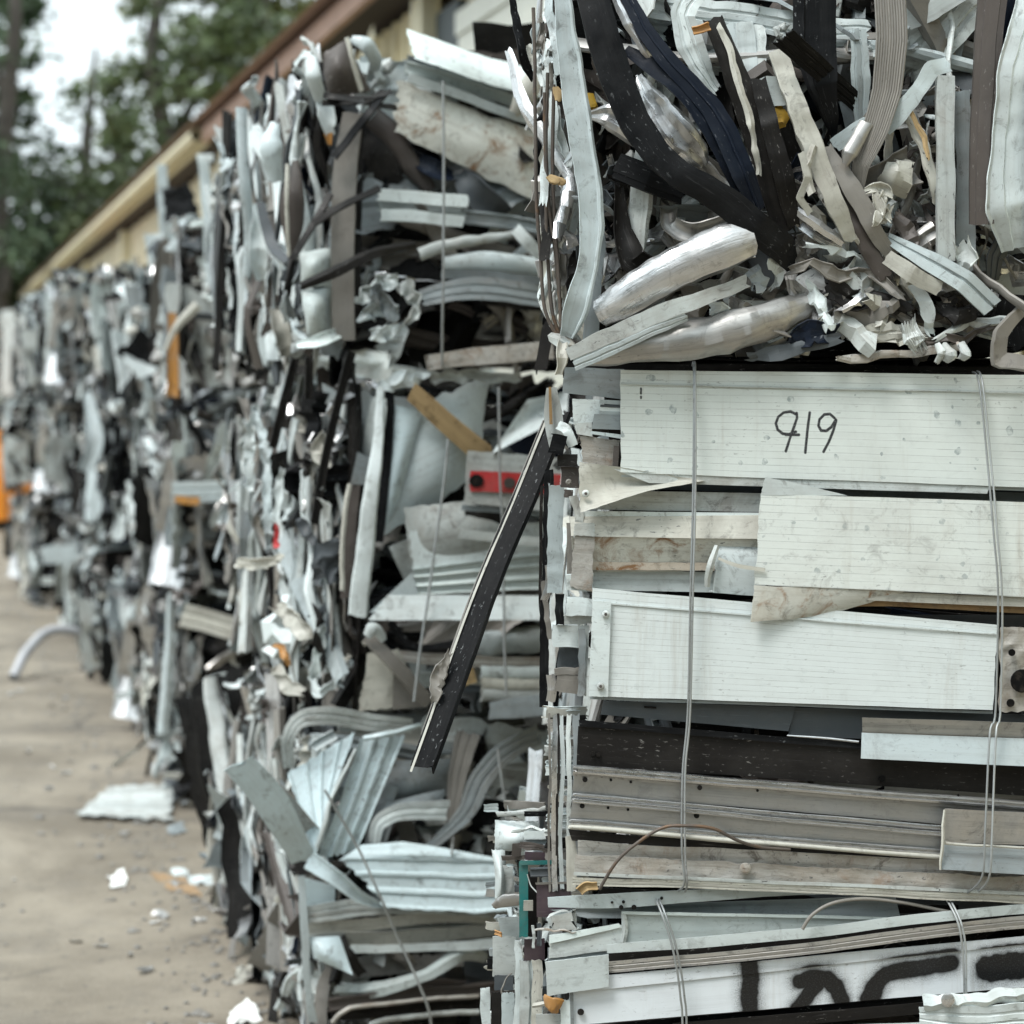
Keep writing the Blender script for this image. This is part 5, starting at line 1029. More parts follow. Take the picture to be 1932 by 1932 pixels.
RB('big_channel', 'whitedirty', [(185, 900), (930, 905), (930, 985), (250, 975)], .008, amp=.002)
RB('end_plate', 'crust', [(195, 765), (272, 768), (262, 975), (178, 965)], -.022, amp=.004, crease=.006, ragged=.08, nu=14, nv=26)
RB('end_plate', 'whitedirty', [(196, 715), (268, 712), (270, 765), (190, 762)], -.026, amp=.003, crease=.004, ragged=.08, nu=12, nv=12)
TB('end_plate', 'taupe', [(170, 715, -.0), (176, 940, -.0)], 26, 'lip', crease=.004)
# box profile stub
TB('metal_channel', 'white', [(735, 880, -.02), (930, 895, -.02)], 205, [(-1, -.5), (-1, 0), (-.1, .04), (.55, 0), (.9, -.25), (1, -.5)], crease=.002, torn=.05)
TB('metal_channel', 'whitedirty', [(745, 800, -.035), (720, 880, -.04), (708, 965, -.03)], [20, 28, 22], 'V', crease=.008, torn=.3)
TB('metal_channel', 'cream', [(750, 850, -.045), (830, 880, -.05), (930, 895, -.05)], [10, 16, 14], 'lip')
# second panel
RB('reeded_panel', 'panel_reeded', [(912, 600), (XE, 650), (XE, 1030), (890, 950)], -.045, amp=.0015, nu=60, nv=16, ragged=.006, label='wide reeded white panel with a torn left end')
RB('panel_flange', 'white', [(930, 535), (1010, 548), (1250, 606), (912, 604)], -.045, [.0, 0, 0, 0], amp=.002, crease=.002, ragged=.02, nu=20)
RB('panel_flange', 'rusty_white', [(890, 952), (1500, 975), (1175, 1068), (875, 1095)], -.045, [-.0, 0, .015, -.01], amp=.003, crease=.003, ragged=.01, nu=30, nv=14, label='rust stained flange folded under the torn panel')
RB('panel_flange', 'cream', [(1170, 970), (XE, 1022), (XE, 1065), (1330, 1012)], -.04, amp=.001)
TB('panel_flange', 'ochre_edge', [(1180, 1058, -.03), (1330, 1022, -.03), (1932, 1050, -.03), (XE, 1080, -.03)], [10, 28, 26, 26], 'lip')
RB('metal_channel', 'slate', [(1150, 1068), (XE, 1075), (XE, 1135), (1200, 1090)], .02, amp=.001)
# third panel
RB('reeded_panel', 'panel_reeded_cool', [(262, 965), (1830, 1108), (1812, 1438), (250, 1385)], -.035, amp=.0015, nu=60, nv=16, ragged=.003, label='long cool white reeded panel with a riveted end plate')
RB('panel_lip', 'white', [(266, 1018), (1830, 1142), (1830, 1147), (266, 1024)], -.038, amp=.0004)
RB('end_plate', 'white', [(262, 1016), (334, 1020), (322, 1386), (247, 1384)], -.042, amp=.0015, crease=.001, ragged=.01, nu=10, nv=20)
RB('panel_lip', 'whitedirty', [(205, 1105), (250, 1105), (240, 1385), (215, 1370)], -.01, nu=8, crease=.003, ragged=.05)
RB('panel_lip', 'grey', [(250, 1386), (1812, 1440), (1812, 1450), (250, 1398)], -.028)
def disc(par, name, z, x, y, r_, mat, dy, Zf=Z1, h=.003, dome=False):
    ang = np.linspace(0, 2*math.pi, 19)[:-1]; n = len(ang)
    V = [Zf(z, x+r_*math.cos(a), y+r_*math.sin(a), dy+h) for a in ang]+[Zf(z, x+r_*.92*math.cos(a), y+r_*.92*math.sin(a), dy) for a in ang]+[Zf(z, x+r_*.55*math.cos(a), y+r_*.55*math.sin(a), dy-(.0015 if dome else 0)) for a in ang]+[Zf(z, x, y, dy-(.0008 if dome else 0))]
    Fc = []
    for i in range(n):
        j = (i+1) % n; Fc += [(i, j, n+j, n+i), (n+i, n+j, 2*n+j, 2*n+i), (2*n+i, 2*n+j, 3*n)]
    return obj(name, (np.array(V), Fc), mat, par, sharp=50)
for x, y, dy in ((313, 1067, -.047), (293, 1346, -.047), (236, 600, -.048)): disc(bB, 'rivet', 2, x, y, 15, 'whitedirty', dy, dome=True); disc(bB, 'rivet', 2, x, y, 6, 'brown', dy-.002, h=.001)
# bracket at the right edge
RB('rusty_bracket', 'crust', [(1842, 1118), (2080, 1118), (2080, 1440), (1836, 1442)], -.03, amp=.003, crease=.008, freq=12, ragged=.02, nu=30, nv=30, label='rusty cast bracket at the right edge')
for x, y, r_ in ((1885, 1215, 14), (1925, 1325, 46), (1880, 1410, 16)): disc(bB, 'bolt_hole', 2, x, y, r_, 'hole', -.043, h=.008)
# lower part, traced in picture 3
RB('metal_channel', 'slate', [(455, 82), (1130, 105), (1105, 190), (445, 130)], -.01, z=3, amp=.001)
RB('metal_channel', 'slate', [(1128, 105), (XE, 150), (XE, 260), (1105, 205)], -.005, z=3, amp=.001)
disc(bB, 'bolt_hole', 3, 617, 108, 0.1, 'hole', -.013)
TB('metal_strip', 'hole', [(597, 106, -.0135), (640, 109, -.0135)], 6, 'plain', z=3)
RB('dark_panel', 'black', [(368, 150), (1362, 232), (1362, 252), (370, 172)], -.03, z=3, amp=.001)
RB('dark_panel', 'bronze', [(366, 172), (XE, 330), (XE, 460), (360, 308)], -.024, z=3, amp=.001, nu=60, label='long dark brown panel with drilled holes')
for x, y, r_ in ((417, 269, 9), (437, 271, 9), (1433, 357, 12)): disc(bB, 'bolt_hole', 3, x, y, r_, 'hole', -.029, h=.003)
TB('metal_strip', 'aluminium', [(1100, 204, -.034), (1250, 216, -.034), (1350, 226, -.034)], [5, 8, 8], 'V', z=3)
RB('metal_channel', 'aluminium_dull', [(1365, 142), (XE, 180), (XE, 236), (1365, 196)], -.05, [0, 0, .015, .015], z=3, amp=.001)
RB('metal_channel', 'paleblue', [(1363, 196), (XE, 236), (XE, 340), (1360, 286)], -.052, [.012, .012, -.008, -.008], z=3, amp=.001)
def track(y0, x1, y1, w_, mat, x0=360, xe=XE, dy=-.045, sec='lip', **k):
    f = lambda x: yl(x0, y0, x1, y1, x)
    return TB('metal_channel', mat, [(x0, y0+4, dy), (x0+90, f(x0+90), dy), ((x0+xe)/2, f((x0+xe)/2)+4, dy), (xe, f(xe), dy)], [w_*.8, w_, w_, w_], sec, z=3, vs=2., **k)
RP = [(-1, -.3), (-1, 0), (-.5, .1), (-.3, -.1), (.2, -.1), (.35, .12), (.8, .1), (1, -.2)]
track(322, 1932, 448, 30, 'aluminium', 362, sec=RP); track(340, 1932, 466, 14, 'aluminium_dull', 362, dy=-.04)
RB('holed_rail', 'rail', [(352, 345), (XE, 520), (XE, 590), (346, 408)], -.035, z=3, amp=.001, nu=50)
track(416, 1932, 552, 18, 'aluminium', 350, 1990, sec=RP); track(432, 1932, 572, 16, 'aluminium', 345, 1990, dy=-.05, sec=RP)
RB('holed_rail', 'rail', [(345, 436), (2000, 578), (2000, 640), (336, 498)], -.038, z=3, amp=.001, nu=50)
track(508, 1640, 610, 20, 'aluminium', 338, 1990, sec=RP); track(526, 1640, 630, 18, 'cream', 335, 1990, dy=-.048, sec='hump')
RB('metal_channel', 'bronze', [(332, 535), (480, 552), (1990, 665), (345, 575)], -.02, z=3, amp=.001)
for x, y, r_ in ((390, 360, 9), (481, 361, 5), (551, 368, 5), (793, 388, 9), (996, 398, 5), (380, 452, 9), (471, 459, 5), (541, 465, 5), (782, 486, 10), (1701, 415, 5)): disc(bB, 'bolt_hole', 3, x, y, r_, 'hole', -.044 if y < 420 else -.047, h=.004)
RB('crusted_channel', 'crust', [(365, 575), (XE, 690), (XE, 740), (362, 632)], -.022, z=3, amp=.002, crease=.004, nu=70, nv=16)
RB('crusted_channel', 'crust', [(358, 622), (XE, 735), (XE, 805), (352, 690)], -.034, z=3, amp=.003, crease=.006, freq=12, nu=90, nv=16, label='channel caked with old sealant')
TB('crusted_channel', 'whitedirty', [(350, 690, -.042), (1100, 722, -.042), (XE, 790, -.042)], 12, 'lip', z=3)
TB('crusted_channel', 'cream', [(345, 716, -.04), (1100, 742, -.04), (XE, 812, -.04)], 28, 'rib', z=3, crease=.002)
TB('crusted_channel', 'cream', [(335, 560, -.01), (345, 650, -.01), (340, 750, -.01)], [30, 40, 30], 'lip', z=3, crease=.003)
disc(bB, 'rivet', 3, 953, 671, 20, 'crust', -.052, h=.012, dome=True)
RB('dark_panel', 'bronze', [(440, 742), (XE, 815), (XE, 850), (440, 775)], .03, z=3, amp=.002)
TB('metal_strip', 'timber', [(375, 750, -.04), (400, 728, -.045), (440, 722, -.04)], [30, 30, 20], 'cup', z=3, crease=.012, amp=.006)
RB('metal_channel', 'aluminium_dull', [(1655, 462), (XE, 510), (XE, 610), (1648, 580)], -.065, [0, 0, .01, .01], z=3, amp=.0015, crease=.001)
RB('metal_channel', 'grey', [(1648, 580), (XE, 625), (XE, 735), (1638, 675)], -.066, [.01, .01, 0, 0], z=3, amp=.0015, crease=.001)
TB('metal_channel', 'cream', [(1652, 465, -.07), (1648, 570, -.072), (1640, 675, -.07)], [8, 12, 8], 'V', z=3, crease=.004)
TB('metal_channel', 'cream', [(1655, 578, -.07), (1750, 590, -.07), (XE, 622, -.07)], [14, 10, 8], 'V', z=3, crease=.002)
# wires of the middle bale
for a in ([(648, 110, 2), (655, 140, 2), (650, 600, 2), (640, 1000, 2), (628, 1442, 2)], ):
    for dx in (0, 9):
        pts = [Z1(2, 648+dx, 105, .03), Z1(2, 655+dx*.6, 135, -.035), Z1(2, 650+dx, 600, -.052), Z1(2, 642+dx, 960, -.06), Z1(2, 630+dx*1.2, 1442, -.05), Z1(3, 733+dx, 330, -.055), Z1(3, 730+dx*1.2, 600, -.06), Z1(3, 740+dx, 720, -.06), Z1(3, 718+dx*2.6, 752, -.03)]
        obj('baling_wire', sweep(pts, .0023, 'pipe', N=90, th=.0006, amp=.0015, freq=5), 'wire', bB)
        dx *= 1.6
        pts = [Z1(2, 1735+dx, 128, .03), Z1(2, 1760+dx*.7, 175, -.035), Z1(2, 1790+dx, 480, -.05), Z1(2, 1815+dx, 760, -.065), Z1(2, 1832+dx, 1000, -.065), Z1(2, 1822+dx*1.3, 1442, -.055), Z1(3, 1812+dx*1.6, 200, -.07), Z1(3, 1795+dx*1.8, 560, -.09), Z1(3, 1785+dx*1.8, 700, -.085), Z1(3, 1735+dx*2.6, 756, -.04)]
        obj('baling_wire', sweep(pts, .0023, 'pipe', N=90, th=.0006, amp=.0015, freq=5), 'wire', bB)
obj('loose_wire', sweep([Z1(3, 440, 745, -.07), Z1(3, 500, 650, -.08), Z1(3, 570, 585, -.085), Z1(3, 660, 530, -.085), Z1(3, 740, 522, -.085), Z1(3, 840, 532, -.08), Z1(3, 930, 575, -.07), Z1(3, 1010, 598, -.055), Z1(3, 1110, 606, -.045)], .0042, 'pipe', N=70, th=.0006, amp=.001), 'wire_rusty', bB)
# left flank of the middle bale: cut ends stacked on each other (picture 8)
E8 = [('black_strap', 'black', [(435, 400), (520, 420)], 110, -.02), ('metal_channel', 'bronze', [(475, 500), (590, 500)], 70, -.01), ('metal_channel', 'brown', [(495, 590), (600, 600)], 120, .0), ('metal_channel', 'brown', [(510, 690), (560, 695)], 40, .0),
      ('metal_channel', 'paleblue', [(470, 640, .03), (465, 1000, .03), (465, 1260, .03)], 90, 0), ('metal_channel', 'whitedirty', [(570, 700), (600, 800), (590, 900)], 50, -.015), ('metal_channel', 'taupe', [(545, 860), (560, 1130)], 36, -.01),
      ('metal_channel', 'black', [(490, 1260, .0), (488, 1440, .0)], 46, 0), ('metal_channel', 'white', [(520, 1200), (680, 1200)], 90, -.02), ('metal_channel', 'white', [(530, 1340), (680, 1345)], 100, -.02), ('metal_channel', 'whitedirty', [(520, 1410), (680, 1415)], 50, -.01),
      ('metal_channel', 'white', [(450, 1500), (600, 1505)], 120, .01), ('metal_channel', 'slate', [(480, 1640), (600, 1640)], 150, .03), ('metal_channel', 'taupe', [(455, 1710), (600, 1700)], 40, -.0), ('metal_channel', 'taupe', [(470, 1770), (610, 1790)], 100, .0),
      ('metal_channel', 'grey', [(610, 1460, -.015), (615, 1700, -.015), (610, 1850, -.015)], 40, 0), ('crushed_tube', 'aluminium_dull', [(440, 1720, .03), (450, 1790, .03), (440, 1880, .03)], 50, 0), ('metal_strip', 'white', [(480, 300, .01), (530, 330, .0), (560, 420, .0)], 60, 0),
      ('metal_strip', 'white', [(445, 640, .06), (450, 800, .06), (445, 1060, .06)], 30, 0), ('metal_strip', 'aluminium', [(420, 1100, .05), (430, 1200, .05), (400, 1300, .05)], 40, 0), ('metal_strip', 'black', [(400, 1900, .12), (405, 1300, .12), (430, 560, .12)], 50, 0), ('metal_strip', 'bronze', [(390, 640, .14), (380, 1100, .14), (385, 1400, .14)], 18, 0), ('metal_strip', 'taupe', [(400, 1190, .08), (420, 1400, .08), (440, 1520, .08)], 30, 0)]
for nm, m_, pth, w3, dy in E8:
    TB(nm, m_, [(p[0], p[1], (p[2] if len(p) > 2 else dy)) for p in pth], w3, 'U' if len(pth) == 2 else 'lip', z=8, crease=.004, amp=.003, freq=12, torn=.08)
disc(bB, 'rivet', 8, 540, 625, 18, 'taupe', -.025, dome=True)
for i in range(30):     # small stacked profile ends all the way down the flank
    rg = random.Random(900+i); y = 1900+i*37+rg.uniform(-12, 12); x0 = rg.uniform(395, 440); x1 = 640
    if y < 2990: TB('profile_end', rg.choice(['white', 'white', 'whitedirty', 'paleblue', 'aluminium', 'taupe', 'bronze', 'aluminium_dull', 'white', 'cream']), [(x0, y, .04+rg.uniform(-.02, .03)), ((x0+x1)/2, y+rg.uniform(-8, 8), .03), (x1, y+rg.uniform(-8, 8), .03)], rg.uniform(26, 64), rg.choice(['U', 'box', 'lip', 'track', 'rib']), z=8, crease=.006, amp=.004, freq=14, torn=.25, N=26)
for x, w3, m_ in ((455, 30, 'aluminium'), (500, 24, 'white'), (430, 14, 'taupe'), (480, 14, 'bronze'), (545, 26, 'whitedirty'), (580, 40, 'grey')):
    TB('profile_edge', m_, [(x, 1950, .01), (x+4, 2300, .0), (x-4, 2650, .01), (x+6, 2960, .01)], w3, 'lip', z=8, crease=.004, amp=.003, torn=.2)
scatter(bB, dB, 'left', 40, ['straight', 'sliver', 'long', 'tube'], MIX_SIDE, random.Random(80), -.05, -.0, .2, .8, lim=.04)
scatter(bB, dB, 'right', 12, ['straight', 'long', 'sheet'], MIX_SIDE, random.Random(81), lim=.04)
# dark channel hanging down between the stacks
lp = [P(1052, 780, 3.42), P(1002, 901, 3.39), P(909, 1126, 3.33), P(822, 1373, 3.27), P(796, 1445, 3.255)]
lw = .0375
o = obj('leaning_channel', sweep(lp, lw, [(-1, -1.0), (-1, 0), (-.93, .04), (.6, 0), (1, 0), (1, -1.0)], up=(-.35, -1, .1), N=80, th=.0025, amp=.002, torn=.35, crease=.001), 'black', bB); o['label'] = 'dark channel hanging down at a slant between the stacks'
obj('channel_lip', sweep([p+np.array([-.0185, -.001, -.009]) for p in lp], .0045, 'lip', up=(-.6, -1, .1), N=60, th=.001, amp=.0015), 'cream', bB)
obj('channel_lip', sweep([p+np.array([-.0235, .004, -.012]) for p in lp[:4]], .004, 'lip', up=(-.6, -1, .1), N=60, th=.001, amp=.0015), 'taupe', bB)
obj('channel_debris', sweep([Z(5, 1060, 1560, 3.29), Z(5, 1010, 1660, 3.29), Z(5, 975, 1790, 3.28)], [.006, .018, .010], 'cup', N=24, crease=.012, amp=.006, freq=25, torn=.4), 'taupe', bB)

# ---------------- bottom bale of stack one
YA = YF-.03
spr = []
AX0, AY0 = 335, 1060
def sp_(pts, r_): return uvp(3, AX0, AY0, pts, YA, r_, -.0854)
spr += sp_([(970, 1000), (972, 1060), (968, 1100), (972, 1200)], .0165)
spr += sp_([(1150, 1068), (1190, 1052), (1240, 1056), (1275, 1090), (1295, 1135), (1305, 1230)], .0155)+sp_([(1215, 1065), (1180, 1110), (1145, 1160), (1120, 1230)], .0155)
spr += sp_([(1400, 1120), (1415, 1085), (1450, 1042), (1500, 1030), (1580, 1020), (1680, 1003)], .0160)+sp_([(1415, 1085), (1395, 1130)], .019)
spr += sp_([(1815, 1022), (1880, 1016), (2000, 1005)], .025)
metal('panel_sprayed', (.67, .72, .76), dirt=.18, chips=.3, streak=.15, rough=.38, strokes=spr, soft=.0042, strokefuzz=.022, strokecol=(.004, .004, .0045), bumps=.12, val=.02, grime=.10, drip=.35)
def RA(name, mat, c4, dy=0., dys=None, z=3, **k): return RB(name, mat, c4, dy, dys, z=z, par=bA, **k)
def TA(name, mat, path, w_, sec='flat', z=3, **k): return TB(name, mat, path, w_, sec, z=z, par=bA, **k)
TA('metal_channel', 'paleblue', [(258, 792, -.02), (500, 785, -.025), (900, 760, -.015), (1300, 745, .01), (XE, 720, .02)], [34, 50, 40, 34, 30], 'lip')
RA('metal_sheet', 'grey', [(270, 815), (1480, 762), (1500, 842), (400, 845)], .0, amp=.003, bulge=-.02)
RA('metal_sheet', 'slate', [(1100, 748), (XE, 735), (XE, 850), (1480, 850)], .03, amp=.002)
RA('metal_channel', 'mint', [(518, 828), (1480, 850), (1200, 920), (518, 935)], -.01, amp=.002, nu=40, label='pale green channel wedged under the middle bale')
RA('metal_channel', 'mint', [(518, 822), (1450, 842), (1450, 852), (518, 832)], -.016, amp=.001)
TA('metal_strip', 'whitedirty', [(525, 830, -.018), (530, 880, -.018), (525, 935, -.018)], [18, 22, 20], 'V', crease=.004)
for x, y, r_ in ((485, 791, 5), (525, 789, 6), (659, 776, 6), (517, 808, 8), (562, 808, 9)): disc(bA, 'bolt_hole', 3, x, y, r_, 'hole', -.030, h=.003)
for x in (1405, 1430, 1470, 1360): disc(bA, 'bolt_hole', 3, x, 812 if x != 1360 else 760, 14, 'hole', .012, h=.01)
TA('metal_strip', 'hole', [(1375, 800, .01), (1500, 815, .01), (1700, 812, .01)], [10, 26, 20], 'flat')
RA('white_block', 'whitedirty', [(265, 905), (520, 870), (520, 955), (265, 985)], -.015, amp=.002, ragged=.02, crease=.002)
RA('white_block', 'mint', [(265, 905), (512, 866), (518, 880), (265, 935)], -.02, amp=.002, crease=.002)
RA('white_block', 'grey', [(262, 950), (520, 935), (520, 975), (262, 1000)], -.012, amp=.002)
TA('metal_channel', 'whitedirty', [(275, 860, -.01), (350, 855, -.02)], [44, 60], 'box', crease=.008, torn=.2)
TA('metal_channel', 'white', [(465, 955, -.035), (800, 930, -.04), (1200, 895, -.045), (1560, 848, -.045), (1932, 815, -.04), (XE, 780, -.04)], [30, 38, 36, 34, 34, 34], 'lip', N=80)
TA('metal_channel', 'bronze', [(475, 990, -.02), (800, 968, -.022), (1200, 920, -.025), (1560, 872, -.025), (1932, 838, -.022), (XE, 800, -.02)], [34, 30, 26, 26, 24, 24], 'plain', N=80)
TA('metal_channel', 'aluminium_dull', [(472, 1018, -.035), (800, 990, -.04), (1200, 950, -.045), (1560, 902, -.045), (1932, 860, -.04), (XE, 815, -.04)], [40, 40, 40, 42, 44, 44], 'rib', N=80)
RA('metal_sheet', 'white', [(248, 998), (470, 972), (472, 1085), (255, 1120)], -.045, amp=.002, crease=.001, ragged=.015, nu=20)
RA('sprayed_panel', 'panel_sprayed', [(335, 1060), (XE, 870), (XE, 1035), (335, 1225)], -.03, amp=.0012, nu=70, nv=16, ragged=.003, label='white panel with black spray painted strokes')
RA('sprayed_panel', 'panel_sprayed', [(335, 1060), (XE, 850), (XE, 870), (335, 1110)], -.033, amp=.001, nu=50)
RA('metal_strip', 'grey', [(338, 1060), (350, 1060), (352, 1240), (340, 1240)], -.036, nu=6, crease=.001)
disc(bA, 'bolt_hole', 3, 375, 1176, 12, 'hole', -.037, h=.003)
RA('metal_channel', 'black', [(335, 1230), (XE, 1040), (XE, 1075), (335, 1262)], -.005, amp=.001)
RA('metal_channel', 'bronze', [(700, 1218), (XE, 1062), (XE, 1100), (700, 1260)], -.035, amp=.001)
TA('crumpled_metal', 'white', [(1585, 1150, -.09), (1700, 1140, -.1), (1850, 1125, -.1), (2100, 1110, -.09)], [50, 66, 50, 50], 'V', crease=.010, amp=.005, freq=12, N=70)
TA('crumpled_metal', 'white', [(1570, 1190, -.08), (1750, 1200, -.1), (2200, 1170, -.09)], [50, 80, 80], 'rib', crease=.008, amp=.004)
disc(bA, 'rivet', 3, 1665, 1135, 26, 'aluminium', -.115, h=.02, dome=True)
for i, (y, m_, w3, sc_) in enumerate(((1290, 'white', 90, 'lip'), (1370, 'grey', 60, 'rib'), (1440, 'whitedirty', 90, 'lip'), (1520, 'bronze', 60, 'U'), (1590, 'paleblue', 90, 'rib'), (1680, 'white', 100, 'lip'), (1770, 'taupe', 70, 'track'), (1850, 'white', 90, 'lip'), (1950, 'grey', 100, 'rib'), (2060, 'cream', 90, 'U'), (2160, 'white', 100, 'rib'), (2270, 'slate', 90, 'lip'), (2370, 'whitedirty', 90, 'lip'))):
    TA('metal_channel', m_, [(300+30*math.sin(i*2), y+10, -.03), (1200, y-20, -.035), (XE, y-60, -.03)], w3, sc_)
for j, dx in enumerate((0, 13)):
    pts = [Z1(3, 628+dx, 758, .0), Z1(3, 655+dx, 820, -.05), Z1(3, 690+dx, 920, -.06), Z1(3, 712+dx, 1020, -.06), Z1(3, 725+dx, 1120, -.055), Z1(3, 733+dx, 1260, -.05), Z1(3, 735+dx, 1900, -.06), Z1(3, 735+dx, 2380, -.03)]
    obj('baling_wire', sweep(pts, .0023, 'pipe', N=90, th=.0006, amp=.0015, freq=5), 'wire', bA)
    pts = [Z1(3, 1635+dx, 750, .0), Z1(3, 1670+dx, 800, -.04), Z1(3, 1700+dx, 870, -.06), Z1(3, 1714+dx, 960, -.06), Z1(3, 1722+dx*.6, 1118, -.055), Z1(3, 1728+dx, 1400, -.05), Z1(3, 1730+dx, 2380, -.03)]
    obj('baling_wire', sweep(pts, .0023, 'pipe', N=90, th=.0006, amp=.0015, freq=5), 'wire', bA)
obj('loose_wire', sweep([Z1(3, 1155, 885, -.06), Z1(3, 1190, 835, -.06), Z1(3, 1260, 795, -.055), Z1(3, 1370, 780, -.04), Z1(3, 1500, 792, -.035), Z1(3, 1620, 815, -.03), Z1(3, 1700, 830, -.03)], .0045, 'pipe', N=60, th=.0006, amp=.001), 'taupe', bA)
# cut ends that stick out of the left flank (picture 9: right edge at the camera, left ones farther back)
def E9(name, mat, path, w_, sec='U', **k):
    k.setdefault('crease', .005); k.setdefault('amp', .003); k.setdefault('torn', .12); k.setdefault('freq', 14)
    return TA(name, mat, path, w_, sec, z=9, **k)
def R9(name, mat, x0, y0, x1, y1, dy, **k):
    k.setdefault('crease', .003); k.setdefault('ragged', .03)
    return RA(name, mat, [(x0, y0), (x1, y0), (x1, y1), (x0, y1)], dy, z=9, nu=14, nv=14, **k)
E9('metal_channel', 'taupe', [(230, 200, .16), (560, 215, .1)], 60); E9('metal_channel', 'whitedirty', [(180, 275, .14), (390, 265, .12), (560, 240, .1)], 40, 'hump')
R9('metal_channel', 'black', 400, 255, 620, 295, .1); R9('metal_sheet', 'white', 160, 310, 500, 540, .15, amp=.008, bulge=.03); E9('metal_strip', 'whitedirty', [(280, 410, .08), (380, 390, .07), (560, 385, .06)], 26, 'V', crease=.012)
R9('metal_channel', 'white', 390, 405, 640, 470, .06); R9('metal_channel', 'grey', 390, 465, 640, 520, .065); E9('metal_channel', 'brown', [(370, 525, .05), (500, 545, .05), (640, 570, .05)], 60, 'rib')
R9('metal_channel', 'brown', 300, 495, 370, 600, .08, crease=.01); E9('metal_channel', 'brown', [(215, 618, .1), (400, 618, .08)], 36, 'box'); R9('metal_channel', 'plum', 405, 575, 650, 640, .05)
R9('teal_profile', 'teal', 360, 645, 430, 1240, .04); E9('teal_profile', 'teal', [(362, 662, .035), (640, 655, .035)], 34, 'lip', crease=.001)
R9('plum_profile', 'plum', 495, 830, 760, 1090, .015, crease=.001, ragged=.005); E9('plum_profile', 'slate', [(450, 740, .02), (680, 735, .02)], 70, 'track', crease=.001); E9('plum_profile', 'taupe', [(490, 825, .01), (740, 815, .01)], 18, 'lip', crease=.001)
R9('plum_profile', 'bronze', 370, 740, 500, 1240, .06); E9('metal_strip', 'whitedirty', [(425, 750, .03), (450, 830, .03), (490, 900, .02)], 10, 'V'); R9('white_block', 'cream', 405, 960, 480, 1040, .03, crease=.01)
R9('metal_sheet', 'white', 150, 540, 250, 950, .14, amp=.01, crease=.02, bulge=.03); R9('metal_sheet', 'whitedirty', 240, 650, 330, 920, .12, amp=.01, crease=.02); E9('crushed_tube', 'aluminium_dull', [(150, 1000, .1), (250, 960, .08), (360, 950, .07)], [40, 80, 70], 'tube')
R9('metal_sheet', 'paleblue', 160, 1080, 360, 1300, .12, amp=.012, crease=.02); R9('metal_sheet', 'whitedirty', 150, 1230, 330, 1550, .12, amp=.01, crease=.01)
E9('crumpled_metal', 'orange', [(170, 1210, .09), (220, 1225, .08)], 30, 'cup'); R9('metal_channel', 'black', 100, 1420, 180, 1500, .13); R9('metal_channel', 'slate', 160, 1560, 310, 1680, .12); R9('metal_channel', 'bronze', 140, 1680, 225, 2100, .1); R9('metal_channel', 'paleblue', 218, 1680, 320, 2100, .095)
E9('metal_strip', 'taupe', [(220, 1680, .08), (260, 1580, .08), (310, 1530, .08)], 14, 'V'); R9('metal_sheet', 'white', 60, 1640, 140, 2100, .14, crease=.01)
for x, m_, w3, dy in ((350, 'white', 60, .06), (400, 'whitedirty', 70, .05), (500, 'cream', 80, .045), (440, 'white', 50, .055)): E9('profile_edge', m_, [(x-5, 1270 if x < 380 else 1430, dy), (x, 1650, dy), (x-20, 2100, dy)], w3, 'lip', crease=.003)
R9('metal_channel', 'plum', 400, 1260, 560, 1430, .05); E9('profile_edge', 'whitedirty', [(470, 1160, .03), (475, 1330, .03)], 24, 'box'); E9('profile_edge', 'slate', [(510, 1130, .03), (520, 1320, .03)], 40, 'rib')
E9('metal_channel', 'whitedirty', [(600, 1130, -.0), (720, 1100, -.01), (800, 1110, -.01)], [70, 100, 90], 'box', crease=.008); E9('metal_strip', 'crust', [(480, 1200, -.01), (600, 1190, -.02), (820, 1200, -.02)], 16, 'V', crease=.01)
E9('yellow_foam', 'orange', [(555, 1760, -.04), (620, 1770, -.05), (690, 1790, -.04)], [60, 96, 100], 'tube', crease=.012, amp=.006); E9('metal_strip', 'cream', [(470, 1780, -.03), (560, 1765, -.035)], 40, 'V', crease=.012)
R9('metal_sheet', 'whitedirty', 480, 1850, 690, 2000, -.03); R9('metal_sheet', 'white', 680, 1740, 780, 2100, -.035)
for i in range(46):
    rg = random.Random(300+i); x = rg.uniform(60, 330); y = rg.uniform(220, 2400); L = rg.uniform(80, 220)
    E9('profile_end', rg.choice(['white', 'white', 'whitedirty', 'paleblue', 'taupe', 'bronze', 'aluminium', 'cream', 'slate', 'grey']), [(x, y, .17+rg.uniform(-.03, .06)), (x+L, y+rg.uniform(-12, 12), .15)], rg.uniform(20, 70), rg.choice(['U', 'box', 'lip', 'rib', 'track']), N=14)
scatter(bA, dA, 'left', 30, ['straight', 'sliver', 'long', 'tube'], MIX_SIDE, random.Random(82), -.05, .02, .2, .8, lim=.04)
scatter(bA, dA, 'right', 12, ['straight', 'long', 'sheet'], MIX_SIDE, random.Random(83), lim=.04)

for b, x0, x1, y0, y1, z0 in ((bB, .12, 1.6, 3.235, 4.35, 1.676), (bA, .06, 1.6, 3.25, 4.45, .838), (bC, .12, 1.6, 3.30, 4.3, 1.70)):  # dark sheets added between bales so see-through gaps look shaded
    obj('gap_shade_sheet', patch([(x0, y1, z0), (x1, y1, z0), (x1, y0, z0), (x0, y0, z0)], 30, 24, .003, amp=.006, freq=6, crease=.004, up=(0, 0, 1)), 'bronze', b)
RB('metal_strip', 'bronze', [(150, 92), (XE, 112), (XE, 142), (150, 150)], .06, amp=.003)  # dark backing added so the gap above the numbered panel looks shaded
RB('metal_strip', 'black', [(150, 70), (XE, 85), (XE, 142), (150, 150)], .14, amp=.003)  # second backing deeper in that gap, black to stand for its shade
